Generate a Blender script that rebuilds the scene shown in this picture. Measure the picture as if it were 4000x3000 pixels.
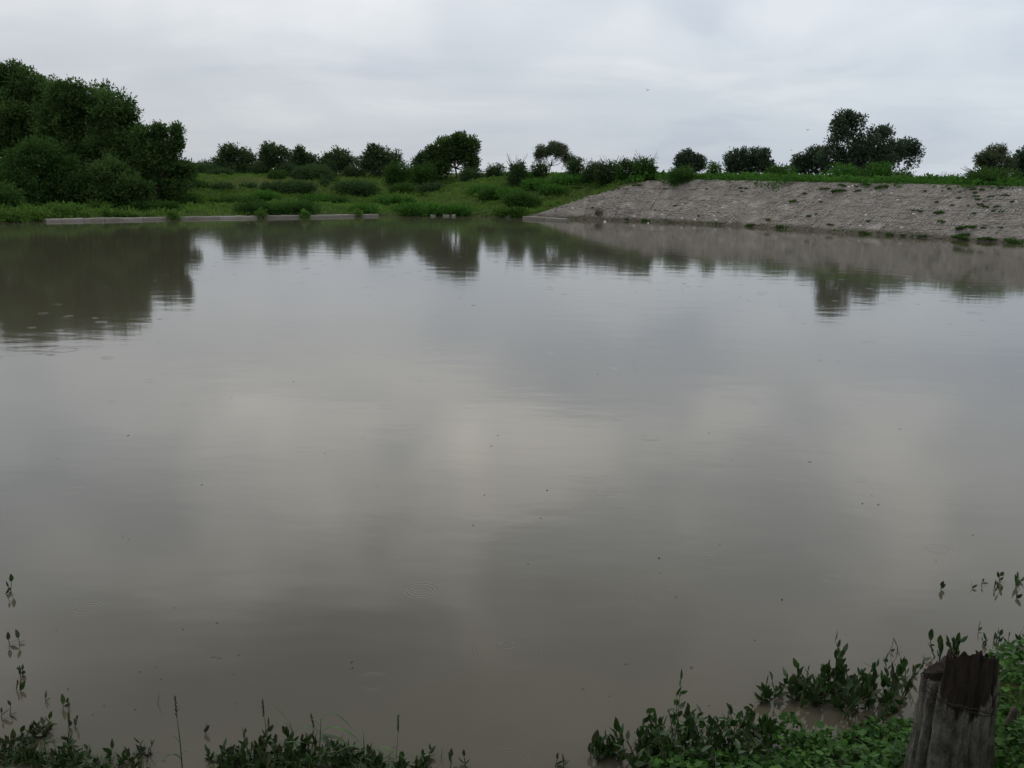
import bpy, math, random
import numpy as np
from mathutils import Matrix, Vector

for o in list(bpy.data.objects):
    bpy.data.objects.remove(o)
scene = bpy.context.scene
COL = scene.collection
RNG = np.random.default_rng(7)
random.seed(7)

# ------------------------------------------------------------------ camera
FPX, EYE, VH, ROLL = 3700.0, 4.0, 680.0, 0.018      # focal length in photo pixels, eye height above the water
_p = math.atan((1500 - VH) / FPX)
_r = math.atan(ROLL)
FW = np.array([0, math.cos(_p), -math.sin(_p)])
_u0 = np.array([0, math.sin(_p), math.cos(_p)])
_r0 = np.array([1.0, 0, 0])
RT = _r0 * math.cos(_r) + _u0 * math.sin(_r)
UP = -_r0 * math.sin(_r) + _u0 * math.cos(_r)
CAM = np.array([0, 0, EYE])
cd = bpy.data.cameras.new('camera')
cam = bpy.data.objects.new('camera', cd)
COL.objects.link(cam)
cd.sensor_width = 36.0
cd.lens = 36.0 * FPX / 4000.0
cd.clip_start = 0.05
cd.clip_end = 9000.0
m = Matrix.Identity(4)
for i in range(3):
    m[i][0], m[i][1], m[i][2], m[i][3] = RT[i], UP[i], -FW[i], CAM[i]
cam.matrix_world = m
scene.camera = cam

# ------------------------------------------------------------------ light
SUN_EL, SUN_AZ = math.radians(58), math.radians(-20)      # high, a little left of straight ahead, behind cloud
world = bpy.data.worlds.new('World')
scene.world = world
world.use_nodes = True
wn, wl = world.node_tree.nodes, world.node_tree.links
wn.clear()


def N(t, tree_nodes, **kw):
    n = tree_nodes.new(t)
    for k, v in kw.items():
        setattr(n, k, v)
    return n


def mth(nodes, links, op, a, b=None, c=None, clamp=False):
    n = nodes.new('ShaderNodeMath')
    n.operation = op
    n.use_clamp = clamp
    for i, x in enumerate((a, b, c)):
        if x is None:
            continue
        if isinstance(x, (int, float)):
            n.inputs[i].default_value = x
        else:
            links.new(x, n.inputs[i])
    return n.outputs[0]


def ramp(nodes, links, fac, stops, interp='LINEAR'):
    n = nodes.new('ShaderNodeValToRGB')
    n.color_ramp.interpolation = interp
    while len(n.color_ramp.elements) < len(stops):
        n.color_ramp.elements.new(0.5)
    for e, (p, c) in zip(n.color_ramp.elements, stops):
        e.position = p
        e.color = (c[0], c[1], c[2], 1) if not isinstance(c, (int, float)) else (c, c, c, 1)
    links.new(fac, n.inputs[0])
    return n.outputs[0]


def mixc(nodes, links, fac, a, b, mode='MIX'):
    n = nodes.new('ShaderNodeMix')
    n.data_type = 'RGBA'
    n.blend_type = mode
    for sock, x in ((0, fac), (6, a), (7, b)):
        if isinstance(x, (int, float)):
            n.inputs[sock].default_value = x
        elif isinstance(x, tuple):
            n.inputs[sock].default_value = (*x, 1)
        else:
            links.new(x, n.inputs[sock])
    return n.outputs[2]


def noise(nodes, links, vec, scale, detail=3.0, rough=0.5, dist=0.0):
    n = nodes.new('ShaderNodeTexNoise')
    n.inputs['Scale'].default_value = scale
    n.inputs['Detail'].default_value = detail
    n.inputs['Roughness'].default_value = rough
    n.inputs['Distortion'].default_value = dist
    links.new(vec, n.inputs['Vector'])
    return n.outputs['Fac']


def build_sky():
    tc = N('ShaderNodeTexCoord', wn)
    sep = N('ShaderNodeSeparateXYZ', wn)
    wl.new(tc.outputs['Generated'], sep.inputs[0])
    x, y, z = sep.outputs
    zz = mth(wn, wl, 'MAXIMUM', z, 0.0)
    mp = N('ShaderNodeMapping', wn)
    mp.inputs['Location'].default_value = SKY_OFF
    mp.inputs['Scale'].default_value = (1.0, 1.0, 1.35)
    wl.new(tc.outputs['Generated'], mp.inputs[0])
    n1 = noise(wn, wl, mp.outputs[0], 5.2, 2.0, 0.45, 0.3)
    n2 = noise(wn, wl, mp.outputs[0], 2.4, 2.0, 0.5, 0.3)
    f = mth(wn, wl, 'ADD', mth(wn, wl, 'MULTIPLY', n1, 0.55), mth(wn, wl, 'MULTIPLY', n2, 0.45))
    # thick and thin parts of the overcast
    cl = ramp(wn, wl, f, [(0.34, (0.64, 0.68, 0.74)), (0.45, (0.88, 0.90, 0.92)), (0.56, (1.20, 1.18, 1.14)), (0.70, (1.62, 1.55, 1.46))], 'EASE')
    # towards the horizon one looks through more cloud: it evens out to a pale grey
    hz = ramp(wn, wl, zz, [(0.0, 1.0), (0.07, 0.92), (0.16, 0.74), (0.28, 0.06)], 'EASE')
    hcol = mixc(wn, wl, mth(wn, wl, 'MULTIPLY_ADD', x, 0.9, 0.5, clamp=True), (0.51, 0.535, 0.575), (0.53, 0.60, 0.685))
    # the cloud is thickest overhead
    cl = mixc(wn, wl, 1.0, cl, ramp(wn, wl, zz, [(0.0, 1.2), (0.34, 1.2), (0.52, 0.70), (1.0, 0.70)], 'EASE'), 'MULTIPLY')
    cl2 = mixc(wn, wl, hz, cl, hcol)
    # low layered cloud sheets, drawn out sideways by perspective
    d3 = mth(wn, wl, 'ADD', zz, 0.17)
    cb = N('ShaderNodeCombineXYZ', wn)
    wl.new(mth(wn, wl, 'DIVIDE', x, d3), cb.inputs[0])
    wl.new(mth(wn, wl, 'DIVIDE', y, d3), cb.inputs[1])
    m3 = N('ShaderNodeMapping', wn)
    m3.inputs['Location'].default_value = (4.0, 2.5, 0.0)
    wl.new(cb.outputs[0], m3.inputs[0])
    n3 = noise(wn, wl, m3.outputs[0], 0.9, 5.0, 0.55, 0.4)
    cl2 = mixc(wn, wl, 1.0, cl2, ramp(wn, wl, n3, [(0.32, (0.87, 0.89, 0.93)), (0.5, (1.0, 1.0, 1.0)), (0.68, (1.13, 1.11, 1.08))], 'EASE'), 'MULTIPLY')
    sky = N('ShaderNodeTexSky', wn, sky_type='NISHITA', sun_disc=False)
    sky.sun_elevation = SUN_EL
    sky.sun_rotation = SUN_AZ
    bg1 = N('ShaderNodeBackground', wn)
    bg1.inputs[1].default_value = 0.07
    wl.new(sky.outputs[0], bg1.inputs[0])
    bg2 = N('ShaderNodeBackground', wn)
    bg2.inputs[1].default_value = 1.0
    wl.new(cl2, bg2.inputs[0])
    mx = N('ShaderNodeMixShader', wn)
    mx.inputs[0].default_value = 0.9
    wl.new(bg1.outputs[0], mx.inputs[1])
    wl.new(bg2.outputs[0], mx.inputs[2])
    out = N('ShaderNodeOutputWorld', wn)
    wl.new(mx.outputs[0], out.inputs[0])


SKY_OFF = (-11.0, 7.7, 0.0)
build_sky()
sd = bpy.data.lights.new('sun', 'SUN')
sd.energy = 1.0
sd.angle = math.radians(25)
sd.color = (1.0, 0.95, 0.88)
sun = bpy.data.objects.new('sun', sd)
COL.objects.link(sun)
sdir = Vector((math.sin(SUN_AZ) * math.cos(SUN_EL), math.cos(SUN_AZ) * math.cos(SUN_EL), math.sin(SUN_EL)))
sun.rotation_euler = sdir.to_track_quat('Z', 'Y').to_euler()
vs = scene.view_settings
vs.view_transform = 'Standard'
vs.look = 'None'
vs.exposure = 0.08
vs.gamma = 1.0
vs.use_curve_mapping = False


# ------------------------------------------------------------------ helpers
def ray(u, v):
    return FW + (u - 2000) / FPX * RT + (1500 - v) / FPX * UP


def W(u, v, z=0.0):
    d = ray(u, v)
    return CAM + d * ((z - EYE) / d[2])


def D(u, v, Y):
    d = ray(u, v)
    return CAM + d * (Y / d[1])


def mpp(P):
    return float((np.asarray(P) - CAM) @ FW) / FPX


def tag(o, label=None, cat=None, group=None, kind=None):
    if label:
        o['label'] = label
    if cat:
        o['category'] = cat
    if group:
        o['group'] = group
    if kind:
        o['kind'] = kind
    return o


def empty(name, loc=(0, 0, 0)):
    o = bpy.data.objects.new(name, None)
    o.empty_display_size = 0.2
    o.location = loc
    COL.objects.link(o)
    return o


def mesh_np(name, V, F, tint=None, smooth=False):
    """V (n,3), F (m,k) with one face size k"""
    V = np.asarray(V, dtype=np.float32)
    F = np.asarray(F, dtype=np.int32)
    me = bpy.data.meshes.new(name)
    k = F.shape[1]
    me.vertices.add(len(V))
    me.vertices.foreach_set('co', V.ravel())
    me.loops.add(F.size)
    me.loops.foreach_set('vertex_index', F.ravel())
    me.polygons.add(len(F))
    me.polygons.foreach_set('loop_start', np.arange(0, F.size, k, dtype=np.int32))
    if smooth:
        me.polygons.foreach_set('use_smooth', np.ones(len(F), dtype=bool))
    if tint is not None:
        a = me.attributes.new('tint', 'FLOAT', 'POINT')
        a.data.foreach_set('value', np.asarray(tint, dtype=np.float32))
    me.update(calc_edges=True)
    return me


def link(name, me, mat, parent=None, loc=None):
    o = bpy.data.objects.new(name, me)
    if mat is not None and not me.materials:
        me.materials.append(mat)
    COL.objects.link(o)
    if parent is not None:
        o.parent = parent
    if loc is not None:
        o.location = loc
    return o


class MB:
    """collects polygons of mixed size"""

    def __init__(s):
        s.v, s.f, s.t = [], [], []

    def add(s, v, f, t=0.5):
        b = len(s.v)
        s.v.extend([tuple(map(float, p)) for p in v])
        s.f.extend([tuple(i + b for i in q) for q in f])
        s.t.extend([t] * len(v) if np.isscalar(t) else list(t))

    def tube(s, pts, rad, n=7, t=0.5, cap=True):
        pts = [np.asarray(p, float) for p in pts]
        rad = [rad] * len(pts) if np.isscalar(rad) else list(rad)
        rings = []
        ref = np.array([0.31, 0.2, 0.93])
        V = []
        for i, p in enumerate(pts):
            tg = pts[min(i + 1, len(pts) - 1)] - pts[max(i - 1, 0)]
            tg = tg / (np.linalg.norm(tg) + 1e-9)
            a = np.cross(tg, ref)
            if np.linalg.norm(a) < 1e-3:
                a = np.cross(tg, np.array([1.0, 0, 0]))
            a /= np.linalg.norm(a)
            b = np.cross(tg, a)
            for k in range(n):
                th = 2 * math.pi * k / n
                V.append(p + rad[i] * (math.cos(th) * a + math.sin(th) * b))
        F = []
        for i in range(len(pts) - 1):
            for k in range(n):
                F.append((i * n + k, i * n + (k + 1) % n, (i + 1) * n + (k + 1) % n, (i + 1) * n + k))
        if cap:
            F.append(tuple(range((len(pts) - 1) * n, len(pts) * n)))
            F.append(tuple(reversed(range(n))))
        s.add(V, F, t)

    def build(s, name, mat, parent=None, smooth=True):
        me = bpy.data.meshes.new(name)
        me.from_pydata(s.v, [], s.f)
        a = me.attributes.new('tint', 'FLOAT', 'POINT')
        a.data.foreach_set('value', np.asarray(s.t, dtype=np.float32))
        if smooth:
            me.polygons.foreach_set('use_smooth', np.ones(len(s.f), dtype=bool))
        me.update()
        return link(name, me, mat, parent)


def _hash(i, j, seed):
    n = (i * 374761393 + j * 668265263 + seed * 974711) & 0x7fffffff
    n = ((n ^ (n >> 13)) * 1274126177) & 0x7fffffff
    return ((n ^ (n >> 16)) & 0xffff) / 65535.0


def vnoise(x, y, scale, seed=0):
    x = np.asarray(x, float) / scale
    y = np.asarray(y, float) / scale
    i = np.floor(x).astype(np.int64)
    j = np.floor(y).astype(np.int64)
    fx, fy = x - i, y - j
    fx = fx * fx * (3 - 2 * fx)
    fy = fy * fy * (3 - 2 * fy)
    a, b = _hash(i, j, seed), _hash(i + 1, j, seed)
    c, d = _hash(i, j + 1, seed), _hash(i + 1, j + 1, seed)
    return (a * (1 - fx) + b * fx) * (1 - fy) + (c * (1 - fx) + d * fx) * fy


def sstep(a, b, x):
    t = np.clip((x - a) / (b - a), 0, 1)
    return t * t * (3 - 2 * t)


# ------------------------------------------------------------------ materials
def new_mat(name):
    mt = bpy.data.materials.new(name)
    mt.use_nodes = True
    nt = mt.node_tree
    nt.nodes.clear()
    out = nt.nodes.new('ShaderNodeOutputMaterial')
    return mt, nt.nodes, nt.links, out


def foliage(name, dark, light, trans=0.25, gloss=0.0, rough=0.45, objrand=False, dry=None):
    mt, n, l, out = new_mat(name)
    at = n.new('ShaderNodeAttribute')
    at.attribute_name = 'tint'
    fac = at.outputs['Fac']
    if objrand:
        oi = n.new('ShaderNodeObjectInfo')
        fac = oi.outputs['Random']
    geo = n.new('ShaderNodeNewGeometry')
    col = mixc(n, l, fac, dark, light)
    if dry:
        nz = noise(n, l, geo.outputs['Position'], 3.0, 2.0)
        col = mixc(n, l, ramp(n, l, nz, [(0.6, 0.0), (0.72, 0.8)]), col, dry)
    df = n.new('ShaderNodeBsdfPrincipled')
    l.new(col, df.inputs['Base Color'])
    df.inputs['Roughness'].default_value = rough
    df.inputs['Specular IOR Level'].default_value = gloss
    tr = n.new('ShaderNodeBsdfTranslucent')
    l.new(mixc(n, l, 0.5, col, light), tr.inputs['Color'])
    mx = n.new('ShaderNodeMixShader')
    mx.inputs[0].default_value = trans
    l.new(df.outputs[0], mx.inputs[1])
    l.new(tr.outputs[0], mx.inputs[2])
    l.new(mx.outputs[0], out.inputs[0])
    return mt


M = {}
M['neem'] = foliage('neem_leaf', (0.022, 0.052, 0.019), (0.092, 0.165, 0.048), 0.3)
M['neem_far'] = foliage('far_leaf', (0.030, 0.058, 0.028), (0.080, 0.135, 0.055), 0.28)
M['grey_leaf'] = foliage('bluish_leaf', (0.034, 0.056, 0.037), (0.080, 0.122, 0.074), 0.28)
M['acacia'] = foliage('acacia_leaf', (0.055, 0.075, 0.042), (0.105, 0.135, 0.075), 0.3)
M['shrub'] = foliage('shrub_leaf', (0.026, 0.066, 0.018), (0.068, 0.142, 0.033), 0.28)
M['shrub_grey'] = foliage('grey_shrub_leaf', (0.032, 0.062, 0.025), (0.062, 0.112, 0.042), 0.28)
M['grove_bush'] = foliage('grove_bush_leaf', (0.020, 0.050, 0.016), (0.068, 0.135, 0.035), 0.28)
M['creeper'] = foliage('creeper_leaf', (0.030, 0.085, 0.018), (0.080, 0.195, 0.036), 0.3)
M['herb'] = foliage('herb_leaf', (0.045, 0.105, 0.024), (0.125, 0.225, 0.046), 0.3)
M['meadow'] = foliage('meadow_grass', (0.085, 0.13, 0.028), (0.18, 0.20, 0.056), 0.3)
M['tuft'] = foliage('tuft_grass', (0.025, 0.065, 0.014), (0.075, 0.15, 0.03), 0.25)
M['drygrass'] = foliage('dry_twig', (0.07, 0.06, 0.04), (0.12, 0.11, 0.08), 0.1)
M['water_leaf'] = foliage('water_plant_leaf', (0.012, 0.030, 0.008), (0.034, 0.075, 0.018), 0.22, 0.35, 0.35, True)
M['mud_leaf'] = foliage('muddy_leaf', (0.02, 0.026, 0.012), (0.045, 0.06, 0.024), 0.15, 0.3, 0.5, True)
M['vine_leaf'] = foliage('vine_leaf', (0.020, 0.062, 0.012), (0.058, 0.145, 0.024), 0.22, 0.15, 0.55, True)
M['vine_mass'] = foliage('vine_mass_leaf', (0.016, 0.052, 0.010), (0.055, 0.135, 0.022), 0.22, 0.12, 0.55)
M['blade'] = foliage('grass_blade', (0.022, 0.065, 0.014), (0.06, 0.13, 0.03), 0.25, 0.25, 0.45)
M['stem'] = foliage('plant_stem', (0.03, 0.045, 0.018), (0.06, 0.085, 0.03), 0.0, 0.2)
M['float_leaf'] = foliage('floating_leaf', (0.012, 0.014, 0.006), (0.03, 0.028, 0.012), 0.0, 0.3, 0.5, True)


def bark(name, c1, c2, scale=6.0):
    mt, n, l, out = new_mat(name)
    geo = n.new('ShaderNodeNewGeometry')
    mp = n.new('ShaderNodeMapping')
    mp.inputs['Scale'].default_value = (1, 1, 0.25)
    l.new(geo.outputs['Position'], mp.inputs[0])
    nz = noise(n, l, mp.outputs[0], scale, 5, 0.6)
    b = n.new('ShaderNodeBsdfPrincipled')
    l.new(mixc(n, l, ramp(n, l, nz, [(0.35, 0.0), (0.65, 1.0)]), c1, c2), b.inputs['Base Color'])
    b.inputs['Roughness'].default_value = 0.9
    b.inputs['Specular IOR Level'].default_value = 0.1
    bp = n.new('ShaderNodeBump')
    bp.inputs['Strength'].default_value = 0.6
    bp.inputs['Distance'].default_value = 0.05
    l.new(nz, bp.inputs['Height'])
    l.new(bp.outputs[0], b.inputs['Normal'])
    l.new(b.outputs[0], out.inputs[0])
    return mt


M['bark'] = bark('tree_bark', (0.035, 0.028, 0.02), (0.09, 0.075, 0.055))


def ground_mat():
    mt, n, l, out = new_mat('ground_soil')
    geo = n.new('ShaderNodeNewGeometry')
    a = noise(n, l, geo.outputs['Position'], 0.35, 5, 0.6)
    b = noise(n, l, geo.outputs['Position'], 4.0, 5, 0.65)
    c = mixc(n, l, ramp(n, l, a, [(0.38, 0.0), (0.6, 1.0)]), (0.032, 0.058, 0.016), (0.065, 0.085, 0.026))
    c = mixc(n, l, ramp(n, l, b, [(0.4, 0.0), (0.7, 0.6)]), c, (0.045, 0.036, 0.024))
    p = n.new('ShaderNodeBsdfPrincipled')
    l.new(c, p.inputs['Base Color'])
    p.inputs['Roughness'].default_value = 0.95
    p.inputs['Specular IOR Level'].default_value = 0.1
    bp = n.new('ShaderNodeBump')
    bp.inputs['Distance'].default_value = 0.1
    l.new(b, bp.inputs['Height'])
    l.new(bp.outputs[0], p.inputs['Normal'])
    l.new(p.outputs[0], out.inputs[0])
    return mt


M['ground'] = ground_mat()


def stone_mat(name, c1, c2, c3, bump=0.03, wet=False):
    mt, n, l, out = new_mat(name)
    at = n.new('ShaderNodeAttribute')
    at.attribute_name = 'tint'
    geo = n.new('ShaderNodeNewGeometry')
    a = noise(n, l, geo.outputs['Position'], 0.45, 4, 0.6)
    b = noise(n, l, geo.outputs['Position'], 9.0, 4, 0.7)
    c = mixc(n, l, at.outputs['Fac'], c1, c2)
    c = mixc(n, l, ramp(n, l, a, [(0.42, 0.0), (0.66, 0.7)]), c, c3)
    c = mixc(n, l, ramp(n, l, b, [(0.3, 0.45), (0.7, 0.0)]), c, tuple(x * 0.5 for x in c1))
    if wet:                              # weathered patches, and run-off streaks down the slope
        m1 = n.new('ShaderNodeMapping')
        m1.inputs['Rotation'].default_value = (0, 0, math.radians(47))
        m1.inputs['Scale'].default_value = (0.16, 1.0, 1.0)
        l.new(geo.outputs['Position'], m1.inputs[0])
        stx = noise(n, l, m1.outputs[0], 1.7, 4, 0.65, 0.3)
        c = mixc(n, l, ramp(n, l, stx, [(0.36, 0.6), (0.52, 0.0)]), c, (0.085, 0.074, 0.063))
        pt = noise(n, l, geo.outputs['Position'], 0.8, 5, 0.7)
        c = mixc(n, l, ramp(n, l, pt, [(0.52, 0.0), (0.66, 0.55)]), c, (0.31, 0.298, 0.28))
        c = mixc(n, l, ramp(n, l, at.outputs['Fac'], [(0.94, 0.0), (0.97, 1.0)]), c, (0.40, 0.39, 0.37))
    if wet:                              # silt and algae left up to the old water mark
        sp = n.new('ShaderNodeSeparateXYZ')
        l.new(geo.outputs['Position'], sp.inputs[0])
        wz = mth(n, l, 'ADD', sp.outputs[2], mth(n, l, 'MULTIPLY', noise(n, l, geo.outputs['Position'], 0.9, 4, 0.6), 0.5))
        c = mixc(n, l, ramp(n, l, wz, [(0.42, 0.85), (0.66, 0.0)]), c, (0.05, 0.044, 0.032))
    p = n.new('ShaderNodeBsdfPrincipled')
    l.new(c, p.inputs['Base Color'])
    p.inputs['Roughness'].default_value = 0.85
    p.inputs['Specular IOR Level'].default_value = 0.25
    bp = n.new('ShaderNodeBump')
    bp.inputs['Distance'].default_value = bump
    l.new(b, bp.inputs['Height'])
    l.new(bp.outputs[0], p.inputs['Normal'])
    l.new(p.outputs[0], out.inputs[0])
    return mt


M['pitch'] = stone_mat('pitching_stone', (0.145, 0.136, 0.127), (0.285, 0.272, 0.258), (0.235, 0.207, 0.185), wet=True)
M['panel'] = stone_mat('pitching_bed', (0.135, 0.126, 0.116), (0.205, 0.193, 0.18), (0.185, 0.162, 0.142), wet=True)
M['mortar'] = stone_mat('pale_mortar', (0.30, 0.29, 0.275), (0.44, 0.43, 0.41), (0.36, 0.34, 0.32))
M['concrete'] = stone_mat('old_concrete', (0.20, 0.19, 0.175), (0.31, 0.295, 0.275), (0.13, 0.125, 0.10))
M['stone_brown'] = stone_mat('brown_stone', (0.05, 0.042, 0.034), (0.075, 0.062, 0.05), (0.06, 0.045, 0.036))


def plain(name, col, rough=0.6, spec=0.3):
    mt, n, l, out = new_mat(name)
    geo = n.new('ShaderNodeNewGeometry')
    nz = noise(n, l, geo.outputs['Position'], 30.0, 3)
    p = n.new('ShaderNodeBsdfPrincipled')
    l.new(mixc(n, l, nz, col, tuple(c * 0.75 for c in col)), p.inputs['Base Color'])
    p.inputs['Roughness'].default_value = rough
    p.inputs['Specular IOR Level'].default_value = spec
    l.new(p.outputs[0], out.inputs[0])
    return mt


M['bird'] = plain('dark_feathers', (0.03, 0.03, 0.032))
M['white'] = plain('white_scrap', (0.7, 0.7, 0.68))
M['rope'] = plain('old_rope', (0.03, 0.026, 0.021), 0.9)


def water_mat():
    mt, n, l, out = new_mat('muddy_water')
    geo = n.new('ShaderNodeNewGeometry')
    pos = geo.outputs['Position']
    p = n.new('ShaderNodeBsdfPrincipled')
    silt = noise(n, l, pos, 0.12, 3, 0.5)
    l.new(mixc(n, l, silt, (0.055, 0.051, 0.035), (0.068, 0.063, 0.046)), p.inputs['Base Color'])
    p.inputs['Roughness'].default_value = 0.058
    p.inputs['IOR'].default_value = 1.333
    # light airs: slow swell everywhere, finer wavelets in patches
    patch = ramp(n, l, noise(n, l, pos, 0.06, 3, 0.55, 0.6), [(0.46, 0.0), (0.66, 1.0)])
    mp = n.new('ShaderNodeMapping')
    mp.inputs['Rotation'].default_value = (0, 0, math.radians(12))
    mp.inputs['Scale'].default_value = (0.55, 1.0, 1.0)
    l.new(pos, mp.inputs[0])
    w1 = noise(n, l, mp.outputs[0], 1.1, 2, 0.5)
    w2 = noise(n, l, mp.outputs[0], 7.0, 3, 0.55)
    h = mth(n, l, 'MULTIPLY', w1, 0.0046)
    h = mth(n, l, 'ADD', h, mth(n, l, 'MULTIPLY', w2, mth(n, l, 'MULTIPLY_ADD', patch, 0.0012, 0.00022)))

    # rain drops: rings that have spread to different sizes
    def rings(scale, keep, lam, amp):
        vo = n.new('ShaderNodeTexVoronoi')
        vo.voronoi_dimensions = '2D'
        vo.inputs['Scale'].default_value = scale
        l.new(pos, vo.inputs['Vector'])
        sp = n.new('ShaderNodeSeparateColor')
        l.new(vo.outputs['Color'], sp.inputs[0])
        on = mth(n, l, 'LESS_THAN', sp.outputs[0], keep)
        dist = mth(n, l, 'DIVIDE', vo.outputs['Distance'], scale)
        rad = mth(n, l, 'MULTIPLY', mth(n, l, 'MULTIPLY_ADD', sp.outputs[1], 0.32, 0.04), 1.0 / scale)
        q = mth(n, l, 'SUBTRACT', dist, rad)
        env = mth(n, l, 'POWER', 2.718, mth(n, l, 'MULTIPLY', mth(n, l, 'MULTIPLY', q, q), -1.0 / (lam * lam * 1.1)))
        wv = mth(n, l, 'COSINE', mth(n, l, 'MULTIPLY', q, 6.283 / lam))
        return mth(n, l, 'MULTIPLY', mth(n, l, 'MULTIPLY', on, amp), mth(n, l, 'MULTIPLY', env, wv))
    h = mth(n, l, 'ADD', h, rings(0.9, 0.045, 0.034, 0.00024))
    h = mth(n, l, 'ADD', h, rings(2.3, 0.03, 0.045, 0.00035))
    bp = n.new('ShaderNodeBump')
    bp.inputs['Strength'].default_value = 1.0
    bp.inputs['Distance'].default_value = 1.0
    l.new(h, bp.inputs['Height'])
    l.new(bp.outputs[0], p.inputs['Normal'])
    l.new(p.outputs[0], out.inputs[0])
    return mt


M['water'] = water_mat()

# ------------------------------------------------------------------ ground
# far shoreline from the left round to the right end of the embankment, metres
FAR = np.array([(-120, -40), (-92, 12), (-70, 40), (-48, 60), (-36.1, 67.2), (-34.8, 71.0), (-28.2, 76.9), (-12.6, 89.1), (-7.6, 91.8),
                (-5.2, 92.6), (0.9, 89.8), (6.0, 88.9), (12.0, 87.4), (19.2, 82.0), (25.8, 73.8), (34.4, 64.6), (46.0, 52.1), (70.0, 26.0),
                (90.0, -40.0)])
EMB0 = 10                          # the embankment starts at this shoreline point
NEARX = np.array([-120, -12, -6, -3.6, -1.5, -0.2, 0.6, 1.3, 1.9, 2.5, 3.05, 3.55, 4.2, 6, 12, 40, 120], float)
NEARY = np.array([2.5, 4.4, 4.95, 5.2, 5.25, 5.2, 5.5, 5.92, 5.98, 6.1, 6.3, 6.75, 7.35, 8.3, 9.4, 11, 12], float)
CRESTW, CRESTZ = 7.2, 3.8


def far_s(X, Y):
    X = np.asarray(X, float)
    Y = np.asarray(Y, float)
    best = np.full(X.shape, 1e9)
    sign = np.ones(X.shape)
    for i in range(len(FAR) - 1):
        ax, ay = FAR[i]
        bx, by = FAR[i + 1]
        dx, dy = bx - ax, by - ay
        t = np.clip(((X - ax) * dx + (Y - ay) * dy) / (dx * dx + dy * dy), 0, 1)
        ex, ey = X - (ax + t * dx), Y - (ay + t * dy)
        dd = np.hypot(ex, ey)
        best = np.minimum(best, dd)
    # inside water = below the polyline (it is a graph over X inside the range)
    yl = np.interp(X, FAR[:, 0], FAR[:, 1])
    return np.where(Y > yl, best, -best)


def height(X, Y, bumps=True):
    X = np.asarray(X, float)
    Y = np.asarray(Y, float)
    s = far_s(X, Y)
    zl = 0.04 + 0.26 * sstep(0, 1.2, s) + 2.6 * sstep(0, 30, s) + 0.75 * sstep(26, 60, s)
    zm = 0.04 + 0.30 * sstep(0, 1.2, s) + 3.3 * sstep(0, 17, s) - 0.1 * sstep(20, 60, s)
    ze = np.clip(CRESTZ * s / CRESTW - 0.14, -2, CRESTZ - 0.12) - 0.55 * sstep(11, 26, s)
    a = sstep(-12, 2, X)
    b = sstep(3.5, 11.5, X - 0.25 * s)
    zf = (zl * (1 - a) + zm * a) * (1 - b) + ze * b
    if bumps:
        k = sstep(1.0, 5, s) * (1 - b) + b * sstep(8, 11, s) * 0.5
        zf = zf + k * (0.7 * (vnoise(X, Y, 6.0, 3) - 0.5) + 0.32 * (vnoise(X, Y, 2.1, 5) - 0.5))
        zf = zf + 0.45 * sstep(60, 160, s) * (vnoise(X, Y, 60.0, 8) - 0.5)
    zf = np.where(s > 0, zf, np.maximum(-1.6, np.where(b > 0.5, CRESTZ / CRESTW * s - 0.14, 0.5 * s - 0.1)))
    sn = np.interp(X, NEARX, NEARY) - Y
    zn = np.where(sn > 0, 2.45 * np.tanh(np.clip(sn, 0, 60) * 0.11 + np.clip(sn, 0, 60) ** 2 * 0.03), np.maximum(-1.6, 0.55 * sn - 0.03))
    if bumps:
        zn = zn + np.where(sn > 0.0, np.clip(sn * 4, 0, 1), 0) * np.where(sn > -0.6, 0.10 * (vnoise(X, Y, 0.7, 11) - 0.5) + 0.05 * (vnoise(X, Y, 0.25, 12) - 0.5), 0)
    return np.where(Y < 25, zn, np.maximum(zf, -1.6))


def H1(x, y):
    return float(height(np.array([x]), np.array([y]))[0])


def gp(u, v):
    """ground point seen at photo pixel (u, v)"""
    d = ray(u, v)
    t = np.concatenate([np.linspace(40, 260, 1400)])
    P = CAM + d[None, :] * t[:, None]
    g = height(P[:, 0], P[:, 1])
    w = np.where(P[:, 2] <= np.maximum(g, 0))[0]
    i = w[0] if len(w) else 500
    p = P[i].copy()
    p[2] = max(g[i], 0)
    return p


def gY(u, Y):
    x = float(D(u, 700, Y)[0])
    return np.array([x, Y, H1(x, Y)])


def build_ground():
    geo = lambda a, b, k: list(np.geomspace(a, b, k))
    xs = sorted(set([-x for x in geo(62, 4000, 16)] + list(np.arange(-60, 60.01, 0.6)) + geo(62, 4000, 16)))
    ys = [-800, -300, -120, -50, -20, -8, -3, 0, 1, 2, 3] + list(np.arange(3.4, 9.6, 0.2)) + list(np.arange(10, 60, 3.0)) + \
        list(np.arange(60, 135, 0.55)) + geo(136, 5000, 34)
    X, Y = np.meshgrid(np.array(xs), np.array(ys))
    Z = height(X, Y)
    V = np.stack([X.ravel(), Y.ravel(), Z.ravel()], 1)
    nx, ny = len(xs), len(ys)
    i = np.arange(nx * ny).reshape(ny, nx)
    F = np.stack([i[:-1, :-1].ravel(), i[:-1, 1:].ravel(), i[1:, 1:].ravel(), i[1:, :-1].ravel()], 1)
    o = link('ground', mesh_np('ground', V, F, smooth=True), M['ground'])
    tag(o, 'grassy earth banks and plain around the pond', 'ground', kind='structure')
    w = MB()
    w.add([(-200, -30, 0), (200, -30, 0), (200, 130, 0), (-200, 130, 0)], [(0, 1, 2, 3)])
    o = w.build('water', M['water'], smooth=False)
    tag(o, 'still muddy grey-brown water of the pond', 'water', kind='structure')


build_ground()


# ------------------------------------------------------------------ leaf cards
def rand_dirs(n):
    v = RNG.normal(size=(n, 3))
    return v / np.linalg.norm(v, axis=1, keepdims=True)


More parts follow.
